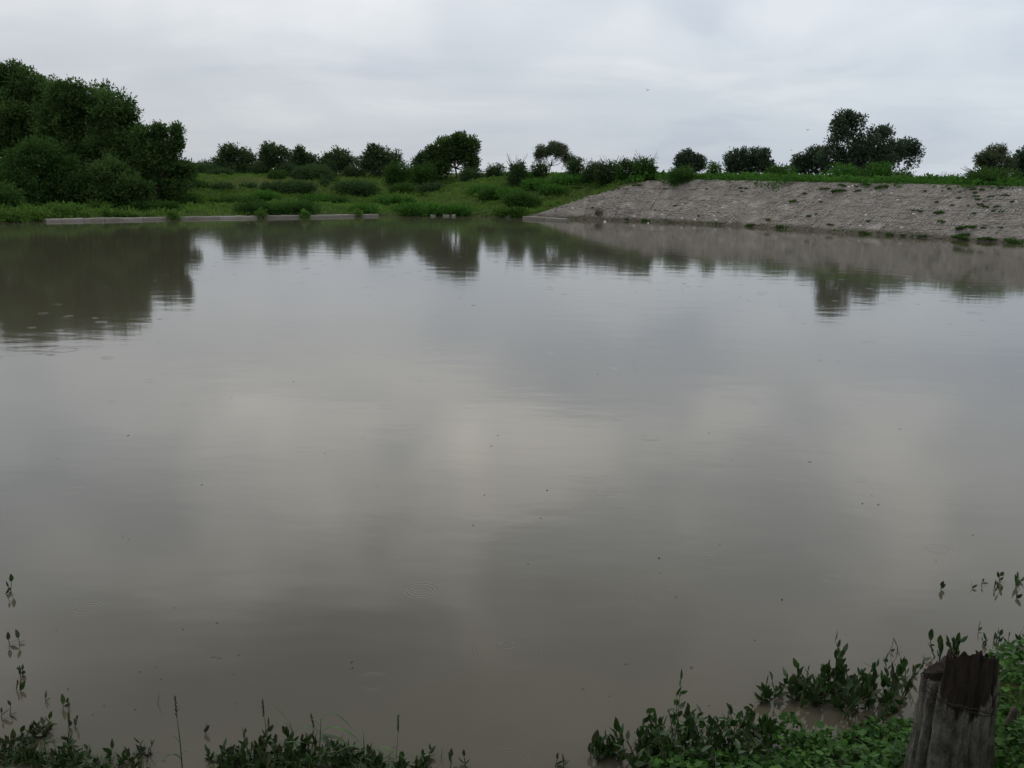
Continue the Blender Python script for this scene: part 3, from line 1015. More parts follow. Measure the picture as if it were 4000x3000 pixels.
def embankment():
    root = tag(empty('embankment', (float(EB[3][0]), float(EB[3][1]), 0.0)), 'sloping stone-pitched embankment of the pond', 'embankment', kind='structure')
    inv = -np.array(root.location)
    amax = 52.0
    cols = np.concatenate([np.arange(0, amax, 2.75), [amax]])
    rows = [-0.10, 0.26, 0.51, 0.76, 1.0]
    for i in range(len(cols) - 1):
        for j in range(4):
            a0, a1 = cols[i] + 0.035, cols[i + 1] - 0.035
            b0, b1 = rows[j] + 0.005, rows[j + 1] - 0.005
            t0, t1 = min(b1, float(bmax(a0))), min(b1, float(bmax(a1)))
            if t1 <= b0 + 0.02:
                continue
            if t0 < b0 + 0.01:
                a0 = float(np.interp(b0 + 0.01, [0.02, 0.10, 0.95, 1.0], [0.0, 1.0, 9.5, 11.0]))
                t0 = b0 + 0.01
                if a0 > a1 - 0.2:
                    continue
            off = RNG.normal() * 0.012
            A = np.array([a0, (a0 + a1) / 2, a1, a1, (a0 + a1) / 2, a0])
            B = np.array([b0, b0, b0, t1, (t0 + t1) / 2, t0])
            top = S(A, B, off) + inv
            bot = S(A, B, off - 0.12) + inv
            mb = MB()
            F = [(0, 1, 4, 5), (1, 2, 3, 4)] + [(k, k + 6, (k + 1) % 6 + 6, (k + 1) % 6) for k in range(6)]
            mb.add(list(top) + list(bot), F, 0.9 * float(RNG.random()))
            mb.build('slope_panel', M['panel'], root, smooth=False)
    # pitching stones set in the panels
    Vs, Fs, Ts = [], [], []
    off = 0
    pa, pb = 0.30, 0.235
    k = math.hypot(CRESTW, CRESTZ)
    na, nb = int(amax / pa), int(k * 1.1 / pb)
    ca = np.asarray(cols)
    for j in range(nb):
        a = (np.arange(na) + 0.5 + 0.5 * (j % 2)) * pa + RNG.normal(size=na) * 0.05
        b = -0.09 + (j + 0.5) * pb / k + RNG.normal(size=na) * 0.05 / k
        keep = (b < bmax(a) - 0.01) & (a > 0.2) & (a < amax - 0.2) & (RNG.random(na) < 0.93)
        a, b = a[keep], b[keep]
        n = len(a)
        da = pa * (0.30 + 0.17 * RNG.random((n, 4)))
        db = pb * (0.30 + 0.17 * RNG.random((n, 4))) / k
        sa = np.array([-1, 1, 1, -1])
        sb = np.array([-1, -1, 1, 1])
        A = a[:, None] + sa * da
        B = b[:, None] + sb * db
        h = 0.012 + 0.055 * RNG.random(n) ** 2.5
        hh = h[:, None] + RNG.normal(size=(n, 4)) * 0.012
        k2 = k
        tp = S(a[:, None] + sa * da * 0.86, b[:, None] + sb * db * 0.86, 0.0)
        bt = S(A, B, -0.03)
        nrm = np.stack([-np.interp(a, EA, EN[:, 0]) * CRESTZ / k, -np.interp(a, EA, EN[:, 1]) * CRESTZ / k, np.full(n, CRESTW / k)], -1)
        tp = tp + nrm[:, None, :] * hh[:, :, None]
        V = np.concatenate([bt, tp], 1)
        fi = np.array([(4, 5, 6, 7), (0, 1, 5, 4), (1, 2, 6, 5), (2, 3, 7, 6), (3, 0, 4, 7)])
        F = (np.arange(n)[:, None, None] * 8 + fi[None]).reshape(-1, 4) + off
        off += n * 8
        Vs.append(V.reshape(-1, 3))
        Fs.append(F)
        tt = np.clip(0.45 + 0.25 * RNG.normal(size=n), 0, 0.92)
        tt = np.where(RNG.random(n) < 0.011, 1.0, tt)
        Ts.append(np.repeat(tt, 8))
    o = link('pitching_stones', mesh_np('pitching_stones', np.concatenate(Vs) + inv, np.concatenate(Fs), np.clip(np.concatenate(Ts), 0, 1)), M['pitch'], root)
    tag(o, kind='stuff')
    # pale mortar: ladder-like edging strips along the joints, kept only in stretches
    mb = MB()

    def stick(a0, b0, a1, b1, w, hgt=0.09):
        P0, P1 = S(np.array([a0, a1]), np.array([b0, b1]), hgt)
        Q0, Q1 = S(np.array([a0, a1]), np.array([b0, b1]), -0.02)
        d = P1 - P0
        d /= np.linalg.norm(d) + 1e-9
        nr = (P0 - Q0) / np.linalg.norm(P0 - Q0)
        sd_ = np.cross(nr, d) * w / 2
        V = [Q0 - sd_, Q0 + sd_, Q1 + sd_, Q1 - sd_, P0 - sd_, P0 + sd_, P1 + sd_, P1 - sd_]
        mb.add([v + inv for v in V], [(4, 5, 6, 7), (0, 1, 5, 4), (1, 2, 6, 5), (2, 3, 7, 6), (3, 0, 4, 7)], float(RNG.random()))

    def row(a0, a1, b, dens=0.8):
        a = a0
        while a < a1:
            if RNG.random() < dens:
                stick(a, b - 0.018, a + 0.11, b + 0.022, 0.05)
            a += 0.26
        stick(a0, b - 0.022, a1, b - 0.022, 0.025, 0.075)

    def column(a, b0, b1, dens=0.8):
        for da in (-0.11, 0.11):
            b = b0
            while b < b1:
                e = min(b1, b + 0.03 + 0.07 * RNG.random())
                if RNG.random() < 0.6 * dens + 0.12:
                    stick(a + da, b, a + da, e, 0.03, 0.08)
                b = e + 0.004
        b = b0
        while b < b1:
            if RNG.random() < dens * 0.7:
                stick(a - 0.10, b, a + 0.10, b, 0.035, 0.08)
            b += 0.034
    for a0, a1, j in [(23.2, 25.4, 2), (31.5, 33.2, 3), (33.6, 35.5, 3), (37.5, 41, 3), (33, 36.5, 2), (38.0, 42.5, 2), (43.5, 46, 3), (36.5, 39.5, 1), (31.0, 35.0, 1), (43, 49, 1), (44.5, 48, 2)]:
        row(a0, a1, rows[j])
    for i, (b0, b1) in {6: (0.3, 0.95), 7: (0.0, 0.95), 8: (0.05, 0.97), 9: (0.0, 0.97), 10: (0.05, 0.95), 11: (0.0, 0.9), 12: (0.02, 0.45), 13: (0.3, 0.9), 14: (0.3, 0.95), 15: (0.1, 0.95),
                        16: (0.0, 0.9), 17: (0.2, 0.9)}.items():
        if i < len(cols) - 1:
            column(cols[i], b0, b1, 0.55)
    o = mb.build('mortar_edging', M['mortar'], root, smooth=False)
    tag(o, kind='stuff')
    # concrete cap at the right end of the crest
    c = MB()
    A0, A1 = 44.2, 53.0
    P = S(np.array([A0, A1, A1, A0]), np.array([1.005, 1.005, 1.06, 1.06]))
    P[:, 2] = CRESTZ + 0.02
    T = P + np.array([0, 0, 0.16])
    c.add(list(P) + list(T), [(4, 5, 6, 7), (0, 1, 5, 4), (1, 2, 6, 5), (2, 3, 7, 6), (3, 0, 4, 7)])
    o = c.build('concrete_cap', M['mortar'], smooth=False)
    tag(o, 'pale concrete strip on the embankment crest at the right edge', 'concrete strip')


embankment()


def slope_at(u, v):
    """(a, b) of the embankment slope seen at a photo pixel"""
    a, b = np.meshgrid(np.linspace(0, 52, 521), np.linspace(-0.08, 1.05, 114))
    P = S(a.ravel(), b.ravel())
    uu, vv = pix(P)
    i = int(np.argmin((uu - u) ** 2 + (vv - v) ** 2 * 2))
    return P[i]


# ------------------------------------------------------------------ grass tufts on the slope
def tuft_mesh(w, n, h):
    th = RNG.random(n) * 6.28
    r = w * np.sqrt(RNG.random(n))
    P = np.stack([np.cos(th) * r, np.sin(th) * r * 0.8, np.zeros(n) - 0.03], 1)
    A = np.stack([np.cos(th) * (0.3 + r / w), np.sin(th) * (0.3 + r / w), 0.9 + RNG.random(n)], 1) + 0.35 * RNG.normal(size=(n, 3))
    L = h * (0.5 + 0.7 * RNG.random(n)) * (1.15 - 0.6 * r / w)
    return mesh_np('grass_tuft', *cards(P, A, rand_dirs(n), L, 0.05 + 0.10 * L, np.clip(0.45 + 0.25 * RNG.normal(size=n), 0, 1), 0.4))


def tufts():
    meshes = [tuft_mesh(1.0, 420, 0.75) for _ in range(4)]
    L = [(2490, 722, 20, 'oval grass tuft alone near the left top of the stone slope'), (2412, 706, 20, 'grass tuft below the left end of the crest vegetation'),
         (2253, 730, 20, 'grass tuft on the left diagonal edge of the stone slope'), (2320, 717, 8, 0), (2315, 809, 6, 'tiny upright weed low on the left part of the stone slope'), (2894, 731, 10, 0), (2913, 732, 8, 0), (2898, 745, 7, 0),
         (3108, 783, 22, 'yellow-green grass tuft beside the pale ladder-like mortar strip'), (3146, 752, 13, 0), (3224, 736, 22, 0), (3278, 745, 30, 'widest grass tuft on the upper middle of the stone slope'), (3289, 721, 22, 0), (3208, 786, 9, 0), (3162, 840, 14, 0), (3188, 832, 8, 0),
         (3007, 855, 17, 0), (2928, 876, 23, 'bushy green tuft at the waterline, left of two others'), (3056, 882, 25, 'bushy green tuft at the waterline below the middle of the slope'), (3245, 876, 18, 0), (3351, 741, 17, 0), (3346, 724, 12, 0),
         (3442, 729, 30, 'grass patch hanging from the crest right of the biggest tree'), (3389, 719, 15, 0), (3616, 745, 9, 0), (3711, 735, 12, 0), (3683, 744, 5, 0), (3749, 747, 5, 0), (3664, 786, 10, 0), (3746, 771, 11, 0), (3719, 799, 9, 0),
         (3667, 827, 22, 0), (3683, 861, 18, 0), (3599, 821, 17, 0), (3567, 820, 7, 0), (3529, 806, 6, 0), (3393, 861, 11, 0), (3775, 888, 40, 'longest grass patch low on the right of the stone slope'), (3765, 913, 24, 0),
         (3754, 929, 38, 'wide grass patch at the waterline on the right'), (3608, 920, 20, 0), (3525, 915, 13, 0), (3482, 913, 20, 0), (3380, 908, 30, 'wide low grass patch at the waterline below the biggest tree'), (3856, 932, 33, 0),
         (3961, 941, 40, 'rightmost grass patch at the waterline'), (3803, 736, 14, 0), (3840, 737, 14, 0), (3812, 749, 12, 0), (3814, 764, 18, 0), (3819, 777, 12, 0), (3873, 766, 14, 0), (3929, 761, 15, 0), (3954, 786, 10, 0),
         (3831, 796, 17, 0), (3849, 805, 17, 0), (3898, 805, 13, 0), (3784, 801, 7, 0), (3805, 831, 11, 0), (3877, 820, 14, 0), (3922, 824, 17, 0), (3907, 885, 11, 0), (3842, 888, 10, 0), (3912, 731, 12, 0),
         (2524, 860, 25, 'green tuft at the waterline beside the white scrap'), (2452, 852, 10, 0), (2560, 818, 6, 0), (2640, 800, 6, 0), (2730, 840, 7, 0), (2760, 735, 6, 0), (2180, 790, 8, 0), (2150, 800, 7, 0), (2600, 735, 7, 0)]
    for i, (u, v, w, lab) in enumerate(L):
        P = slope_at(u, v + 4)
        k = mpp(P)
        o = link('grass_tuft', meshes[i % 4], M['tuft'])
        o.location = tuple(P + np.array([0, 0, -0.02]))
        o.scale = (w * k, w * k * 0.9, max(0.22, w * k * 0.62))
        o.rotation_euler = (math.radians(12), 0, RNG.random() * 6.28)
        if lab:
            tag(o, lab, 'grass tuft')
        elif v > 868:
            tag(o, 'small green grass tuft at the waterline foot of the stone slope', 'grass tuft', 'grass tufts at the waterline of the stone slope')
        elif u > 3450:
            tag(o, 'small green grass tuft on the right part of the stone slope', 'grass tuft', 'grass tufts on the right of the stone slope')
        elif u > 2850:
            tag(o, 'small green grass tuft on the middle part of the stone slope', 'grass tuft', 'grass tufts in the middle of the stone slope')
        else:
            tag(o, 'tiny green grass tuft on the left part of the stone slope', 'grass tuft', 'grass tufts on the left of the stone slope')
    # dry bushes
    for u, v, w, h, lab in [(2336, 838, 30, 30, 'dry brownish twiggy bush at the foot of the stone slope'), (3685, 716, 60, 34, 'leafless twiggy bush on the crest against the sky')]:
        P = slope_at(u, v) if v > 800 else gY(u, 80)
        k = mpp(P)
        t = tag(empty('dry_bush', tuple(P)), lab, 'bush')
        mb = MB()
        for q in range(46):
            a = RNG.random() * 6.28
            e = np.array([math.cos(a) * w * k * RNG.random(), math.sin(a) * w * k * 0.6 * RNG.random(), h * k * (0.5 + 0.6 * RNG.random()) + (0.25 if v < 800 else 0)])
            st = np.array([RNG.normal() * w * k * 0.3, RNG.normal() * 0.2, -0.05])
            mb.tube([st, st * 0.5 + e * 0.5 + RNG.normal(size=3) * 0.05, e], [0.018, 0.012, 0.006], 4, float(RNG.random()))
        mb.build('twigs', M['drygrass'], t)


tufts()


# ------------------------------------------------------------------ concrete kerb
def kerb(label, marks, top, width=0.45, gap=0.03, jag=0.0):
    """marks: list of (u0, v0, u1, v1) waterline ends of each block"""
    p0 = W(marks[0][0], marks[0][1])
    t = tag(empty('concrete_kerb', tuple(p0)), label, 'kerb')
    for (u0, v0, u1, v1) in marks:
        a, b = W(u0, v0), W(u1, v1)
        d = (b - a) / np.linalg.norm(b - a)
        nrm = np.array([-d[1], d[0], 0])
        if nrm[1] < 0:
            nrm = -nrm
        a, b = a + d * gap, b - d * gap
        ns = max(2, int(np.linalg.norm(b - a) / 0.6))
        mb = MB()
        V, F = [], []
        for i in range(ns + 1):
            q = a + (b - a) * i / ns
            h = top * (1 + 0.05 * RNG.normal()) - jag * RNG.random()
            wob = RNG.normal() * 0.012
            for (y, z) in [(0.0, -0.5), (0.02 + wob, h - 0.05), (0.07 + wob, h), (width, h + 0.01), (width, -0.5)]:
                V.append(q + nrm * y + np.array([0, 0, z]) - p0)
        for i in range(ns):
            for k in range(4):
                F.append((i * 5 + k, (i + 1) * 5 + k, (i + 1) * 5 + k + 1, i * 5 + k + 1))
        F.append((0, 1, 2, 3, 4))
        F.append(tuple(ns * 5 + k for k in (4, 3, 2, 1, 0)))
        mb.add(V, F, float(RNG.random()))
        mb.build('kerb_block', M['concrete'], t, smooth=False)
    return t


def kerbs():
    us = [180, 243, 330, 410, 480, 560, 690, 860, 1030, 1205, 1340, 1480]
    vv = lambda u: np.interp(u, [180, 640, 1480], [866, 858, 845])
    kerb('long low grey concrete kerb along the left waterline', [(us[i], vv(us[i]), us[i + 1], vv(us[i + 1])) for i in range(len(us) - 1)], 0.21, gap=0.012, jag=0.03)
    kerb('broken concrete kerb stubs at the waterline below the lone tree', [(1682, 845, 1704, 845), (1730, 845.3, 1757, 845.5), (1762, 845.6, 1780, 845.8)], 0.19, jag=0.08)
    kerb('short grey concrete kerb at the foot of the embankment end', [(2040, 855, 2125, 860), (2125, 860, 2212, 865)], 0.24)
    kerb('stub of concrete left of the short embankment kerb', [(1972, 850, 1990, 851)], 0.16, jag=0.05)


kerbs()


# ------------------------------------------------------------------ birds and scraps
def birds():
    for i, (u, v, Y, s, rot, lab) in enumerate([
            (2528, 352, 70, 0.24, 0.7, 'small dark bird in flight high over the green bank, wings spread'), (3154, 508, 85, 0.22, 0.25, 'dark bird flying left of the biggest embankment tree'),
            (3090, 587, 85, 0.17, 0.1, 'tiny bird speck above the low embankment bush'), (2697, 587, 90, 0.22, 1.2, 'tiny bird above the small round embankment tree')]):
        P = D(u, v, Y)
        mb = MB()
        n = 8
        prof = [(-0.5, 0.0), (-0.36, 0.06), (-0.1, 0.11), (0.15, 0.10), (0.32, 0.06), (0.40, 0.065), (0.50, 0.02)]
        V, F = [], []
        for x, r in prof:
            for k in range(n):
                a = 6.283 * k / n
                V.append((x * s, math.cos(a) * r * s, math.sin(a) * r * s))
        for q in range(len(prof) - 1):
            for k in range(n):
                F.append((q * n + k, q * n + (k + 1) % n, (q + 1) * n + (k + 1) % n, (q + 1) * n + k))
        mb.add(V, F)
        for sg in (-1, 1):
            w = [(0.2, 0.08, 0.05), (-0.12, 0.08, 0.05), (0.16, 0.42, 0.26), (-0.14, 0.40, 0.24), (-0.06, 0.85, 0.34), (-0.16, 0.80, 0.33)]
            up = [(x * s, y * s * sg, z * s + 0.012 * s) for x, y, z in w]
            dn = [(x * s, y * s * sg, z * s - 0.012 * s) for x, y, z in w]
            mb.add(up + dn, [(0, 1, 3, 2), (2, 3, 5, 4), (7, 6, 8, 9), (9, 8, 10, 11), (0, 2, 8, 6), (2, 4, 10, 8), (1, 7, 9, 3), (3, 9, 11, 5), (4, 5, 11, 10), (0, 6, 7, 1)])
        mb.add([(-0.45 * s, 0.03 * s, 0.01 * s), (-0.45 * s, -0.03 * s, 0.01 * s), (-0.75 * s, -0.09 * s, 0), (-0.75 * s, 0.09 * s, 0),
                (-0.45 * s, 0.03 * s, -0.01 * s), (-0.45 * s, -0.03 * s, -0.01 * s), (-0.75 * s, -0.09 * s, -0.01 * s), (-0.75 * s, 0.09 * s, -0.01 * s)],
               [(0, 1, 2, 3), (7, 6, 5, 4), (0, 4, 5, 1), (1, 5, 6, 2), (2, 6, 7, 3), (3, 7, 4, 0)])
        o = mb.build('bird', M['bird'])
        o.location = tuple(P)
        o.rotation_euler = (0.5 * rot, 0.2, 0.6 + rot)
        tag(o, lab, 'bird')
    for u, v, s, lab in [(2559, 864, 0.16, 'white crumpled scrap at the waterline right of a green tuft'), (2363, 867, 0.11, 'small white scrap floating off the left foot of the embankment'),
                         (2532, 872, 0.07, 'tiny white speck floating below the waterline tuft')]:
        P = W(u, v)
        mb = MB()
        V, F = [], []
        for j in range(6):
            for k in range(8):
                th, ph = 6.283 * k / 8, math.pi * j / 5
                r = s * (0.75 + 0.5 * RNG.random())
                V.append((r * math.sin(ph) * math.cos(th), r * math.sin(ph) * math.sin(th) * 0.8, r * 0.6 * math.cos(ph) + s * 0.35))
        for j in range(5):
            for k in range(8):
                F.append((j * 8 + k, (j + 1) * 8 + k, (j + 1) * 8 + (k + 1) % 8, j * 8 + (k + 1) % 8))
        mb.add(V, F)
        o = mb.build('litter_scrap', M['white'], smooth=False)
        o.location = tuple(P)
        tag(o, lab, 'litter')


birds()


# ------------------------------------------------------------------ foreground plants
def leaf_lance(nm, L=1.0, Wd=0.4, fold=0.12, bend=0.10, wav=0.0):
    """a pointed leaf, base at the origin, along +Z, its face towards +Y"""
    zs = [0.0, 0.12, 0.30, 0.52, 0.76, 0.92, 1.0]
    ws = [0.06, 0.62, 0.97, 0.95, 0.60, 0.22, 0.0]
    V, F = [], []
    for i, (z, w) in enumerate(zip(zs, ws)):
        by = bend * z * z * L
        q = wav * math.sin(i * 2.1)
        V += [(-w * Wd / 2, by + fold * w * Wd + q, z * L), (0, by, z * L), (w * Wd / 2, by + fold * w * Wd - q, z * L)]
    for i in range(len(zs) - 1):
        b = i * 3
        F += [(b, b + 1, b + 4, b + 3), (b + 1, b + 2, b + 5, b + 4)]
    me = bpy.data.meshes.new(nm)
    me.from_pydata(V, [], F)
    me.polygons.foreach_set('use_smooth', np.ones(len(F), dtype=bool))
    a = me.attributes.new('tint', 'FLOAT', 'POINT')
    a.data.foreach_set('value', np.full(len(V), 0.5, dtype=np.float32))
    return me


def leaf_lobed(nm):
    """a five-lobed vine leaf in the XY plane, stalk end at the origin, tip along +Y, face +Z"""
    out = [(0.0, 0.02), (0.14, -0.10), (0.33, -0.09), (0.45, 0.08), (0.44, 0.20), (0.54, 0.36), (0.52, 0.54), (0.37, 0.63), (0.29, 0.72), (0.16, 0.90), (0.0, 1.0)]
    pts = out + [(-x, y) for x, y in reversed(out[1:-1])]
    V = [(0, 0.42, 0.0)]
    for x, y in pts:
        r = math.hypot(x, y - 0.42)
        V.append((x, y, -0.16 * r * r + (0.05 if abs(x) > 0.3 else 0.0)))
    n = len(pts)
    F = [(0, 1 + i, 1 + (i + 1) % n) for i in range(n)]
    me = bpy.data.meshes.new(nm)
    me.from_pydata(V, [], F)
    a = me.attributes.new('tint', 'FLOAT', 'POINT')
    a.data.foreach_set('value', np.full(len(V), 0.5, dtype=np.float32))
    return me


LANCE = [leaf_lance('leaf', 1, 0.44, 0.12, 0.10), leaf_lance('leaf', 1, 0.38, 0.2, 0.22, 0.01), leaf_lance('leaf', 1, 0.5, 0.08, -0.12)]
for me_ in LANCE:
    me_.materials.append(M['water_leaf'])
MUD = []
for me_ in LANCE:
    c_ = me_.copy()
    c_.materials.clear()
    c_.materials.append(M['mud_leaf'])
    MUD.append(c_)
LOBE = leaf_lobed('leaf')
LOBE.materials.append(M['vine_leaf'])


def place_leaf(me, parent, P, A, size, roll):
    """leaf with base at P (parent space), growing along A"""
    A = np.asarray(A, float)
    A = A / np.linalg.norm(A)
    o = bpy.data.objects.new('leaf', me)
    COL.objects.link(o)
    o.parent = parent
    q = Vector(A).to_track_quat('Z', 'Y')
    o.rotation_mode = 'QUATERNION'
    o.rotation_quaternion = q @ Matrix.Rotation(roll, 3, 'Z').to_quaternion()
    o.location = tuple(P)
    o.scale = (size, size, size)
    return o


def water_plant(label, base, stems, group=None, leafL=0.088, muddy=0.15, name='water_plant', cap=290, lean=0.35, per_m=26, cat='plant', spread=0.0):
    """stems: list of (dx, dy, height, n_leaves); stems are separate parts, each leaf is one"""
    base = np.asarray(base, float)
    t = tag(empty(name, tuple(base)), label, cat, group)
    cnt = 0
    for dx, dy, h, nl in stems:
        b = np.array([dx, dy, -0.12])
        tp = np.array([dx + RNG.normal() * lean * h, dy + RNG.normal() * lean * h, h])
        md = (b + tp) / 2 + np.array([RNG.normal() * 0.02, RNG.normal() * 0.02, 0.04 * h])
        mb = MB()
        mb.tube([b, md, tp], [0.006, 0.005, 0.003], 5, 0.5)
        so = mb.build('stem', M['stem'], t)
        for i in range(nl):
            f = 0.30 + 0.70 * (i + 0.3 * RNG.random()) / max(1, nl - 1) if nl > 1 else 1.0
            f = min(f, 1.0)
            P = b * (1 - f) ** 2 + 2 * md * f * (1 - f) + tp * f * f
            if P[2] < 0.0:
                P[2] = 0.0 + 0.02 * RNG.random()
            az = i * 2.4 + RNG.normal() * 0.5
            el = 0.45 + 0.95 * f + RNG.normal() * (0.4 + 0.3 * spread) - spread * 0.75
            A = np.array([math.cos(az) * math.cos(el), math.sin(az) * math.cos(el), (abs(math.sin(el)) if spread < 0.3 else math.sin(el)) + 0.1])
            if cnt < cap:
                pool = MUD if RNG.random() < muddy else LANCE
                place_leaf(pool[int(RNG.integers(3))], so, P, A, leafL * (0.65 + 0.6 * RNG.random()), RNG.random() * 6.28)
                cnt += 1
    return t


def stem_field(u0, u1, v_of, n, h_of, nl, base, jit=0.05):
    """stems standing where the photo shows their feet, on the water plane"""
    out = []
    for i in range(n):
        u = u0 + (u1 - u0) * RNG.random()
        v = v_of(u) + RNG.normal() * jit
        P = W(u, v)
        out.append((P[0] - base[0], P[1] - base[1], max(0.06, h_of(u) * (0.7 + 0.5 * RNG.random())), int(nl * (0.7 + 0.6 * RNG.random()))))
    return out


def water_plants():
    # mound by the bottom edge, right of centre
    for u0, u1, lab in [(2470, 2630, 'left third of the dense leafy mound at the bottom edge right of centre'), (2600, 2790, 'highest middle part of the dense leafy mound at the bottom edge'),
                        (2760, 2960, 'right third of the dense leafy mound at the bottom edge, mixed with vine')]:
        b = W((u0 + u1) / 2, 2985)
        st = stem_field(u0, u1, lambda u: 3030 - 130 * RNG.random(), 32, lambda u: np.interp(u, [2470, 2680, 2900, 2960], [0.10, 0.30, 0.22, 0.12]), 9, b)
        water_plant(lab, b, st, muddy=0.08, leafL=0.075, spread=0.7, lean=0.5)
    b = W(2420, 2985)
    st = stem_field(2320, 2490, lambda u: 2930 + 60 * RNG.random(), 14, lambda u: np.interp(u, [2320, 2480], [0.07, 0.17]), 6, b)
    water_plant('loose upright water plants at the left end of the leafy mound', b, st, muddy=0.1)
    b = W(2960, 2930)
    st = stem_field(2890, 3000, lambda u: 2850 + 80 * RNG.random(), 11, lambda u: 0.16, 7, b)
    water_plant('water plants at the right end of the leafy mound', b, st, muddy=0.1)
    # bush standing in the water
    b = W(3140, 2700)
    st = stem_field(2965, 3130, lambda u: 2690 + 70 * RNG.random(), 20, lambda u: np.interp(u, [2975, 3130], [0.05, 0.11]), 5, b) + \
        stem_field(3120, 3265, lambda u: 2670 + 110 * RNG.random(), 24, lambda u: 0.15, 8, b)
    water_plant('left half of the flooded bush standing clear in the water', b, st, muddy=0.12, leafL=0.088, spread=0.3)
    b = W(3400, 2700)
    st = stem_field(3255, 3510, lambda u: 2665 + 140 * RNG.random(), 34, lambda u: np.interp(u, [3265, 3400, 3510], [0.20, 0.26, 0.18]), 8, b)
    water_plant('right half of the flooded bush, nearest the tree stump', b, st, muddy=0.12, leafL=0.09, spread=0.35, lean=0.45)
    b = W(3700, 2570)
    st = stem_field(3660, 3750, lambda u: 2565 + 15 * RNG.random(), 7, lambda u: 0.17, 7, b)
    water_plant('leafy water plant rising just behind the stump top', b, st, muddy=0.1)
    single = [
        (3692, 2298, 0.07, 3, 'lone sprig farthest out in the water above the stump'), (3822, 2282, 0.06, 3, 'small sprig in the water, second from the lone far one'), (3793, 2302, 0.04, 2, 'tiny sprig between the two far sprigs above the stump'),
        (3893, 2268, 0.10, 5, 'upper leafy sprig of the far right cluster in the water'), (3910, 2312, 0.06, 4, 'lowest sprig of the far right cluster in the water'), (3960, 2290, 0.08, 5, 'dark twin-leaf sprig near the right edge, far cluster'),
        (3996, 2275, 0.10, 5, 'sprig cut by the right photo edge, far cluster'), (3956, 2335, 0.03, 2, 'tiny sprig below the far right cluster'), (3797, 2458, 0.07, 2, 'single oval-leaf sprig straight above the stump'),
        (3890, 2500, 0.11, 5, 'upright dark sprig right of the stump top'), (3918, 2525, 0.15, 6, 'tallest dark sprig right of the stump top'), (3848, 2530, 0.09, 4, 'sprig just touching the right rim of the stump'),
        (3990, 2520, 0.16, 8, 'sprig cut by the right photo edge, near cluster'), (3960, 2570, 0.08, 4, 'drooping sprig between stump and right edge'), (3925, 2600, 0.05, 3, 'small sprig just above the vines right of the stump'),
        (3506, 2550, 0.12, 4, 'slim sprig up and left of the stump'), (3545, 2640, 0.16, 6, 'upright sprig between the flooded bush and the stump'), (3602, 2585, 0.05, 2, 'tiny sprig left of the stump top'),
        (2190, 2985, 0.11, 4, 'separate small sprig at the bottom edge left of the leafy mound'), (3070, 2895, 0.06, 2, 'small leaf sprig between the mound and the flooded bush'), (3000, 2890, 0.05, 2, 'lone leaf sprig beside the right end of the mound'),
        (25, 2315, 0.16, 4, 'highest sprig at the left photo edge'), (52, 2515, 0.09, 4, 'sprig in the water at left, second from the top'), (85, 2650, 0.10, 3, 'left one of a pair of slim sprigs at left'),
        (100, 2640, 0.10, 3, 'right one of a pair of slim sprigs at left'), (62, 2695, 0.05, 3, 'small sprig under the slim pair at left'), (215, 2725, 0.05, 2, 'small dark sprig alone in the water at lower left'),
        (258, 2762, 0.05, 4, 'two-armed sprig above the lower left weeds'), (290, 2830, 0.10, 6, 'drooping muddy sprig at the top of the lower left weeds'), (15, 2790, 0.10, 5, 'muddy drooping sprig at the left photo edge'),
        (80, 2700, 0.04, 2, 'tiny sprig among the lower left sprigs'), (820, 2860, 0.05, 2, 'tiny sprig left of the bottom clump of weeds'), (1720, 2950, 0.08, 3, 'thin sprig in the water right of the bottom clump'),
        (1790, 2995, 0.12, 6, 'low leafy sprig on the bottom edge near the centre'),
    ]
    for u, v, h, nl, lab in single:
        b = W(u, v)
        st = [(RNG.normal() * 0.025, RNG.normal() * 0.025, h * 0.55 * (0.7 + 0.5 * RNG.random()), max(2, nl // 2)) for _ in range(2 if nl > 3 else 1)]
        water_plant(lab, b, st, group='single sprigs standing in the water', leafL=0.072, muddy=0.25 if u > 2000 else 0.5)
    # lower left weeds
    for u0, u1, vb, n, h, lab in [(-40, 150, 2965, 14, 0.22, 'dark weed clump in the lower left corner'), (150, 300, 2985, 12, 0.20, 'second dark weed clump from the lower left corner'),
                                  (280, 440, 2990, 9, 0.12, 'low sprawling weeds right of the corner clumps'), (480, 575, 2985, 6, 0.16, 'small weed clump of broad leaves at the bottom edge, left'),
                                  (70, 260, 2885, 7, 0.20, 'taller leafy weeds rising behind the corner clumps')]:
        b = W((u0 + u1) / 2, vb)
        st = stem_field(u0, u1, lambda u: vb + 20 * RNG.normal(), int(n * 1.6), lambda u: h * 0.38, 8, b)
        water_plant(lab, b, st, muddy=0.55, leafL=0.062, name='weed_clump', spread=0.6, lean=0.6)
    for u0, u1, vb, n, h, lab in [(840, 960, 2985, 7, 0.16, 'left end of the broad weed clump at the bottom edge'), (930, 1130, 2985, 16, 0.30, 'left half of the broad weed clump at the bottom edge'),
                                  (1120, 1330, 2985, 17, 0.32, 'tall middle of the broad weed clump at the bottom edge'), (1320, 1470, 2990, 9, 0.18, 'right end of the broad weed clump at the bottom edge'),
                                  (1540, 1680, 2995, 4, 0.10, 'sparse weeds on the bottom edge right of the broad clump')]:
        b = W((u0 + u1) / 2, vb)
        st = stem_field(u0, u1, lambda u: vb + 15 * RNG.normal(), int(n * 1.5), lambda u: h * 0.42, 9, b)
        water_plant(lab, b, st, muddy=0.4, leafL=0.07, name='weed_clump', spread=0.5, lean=0.5)


water_plants()


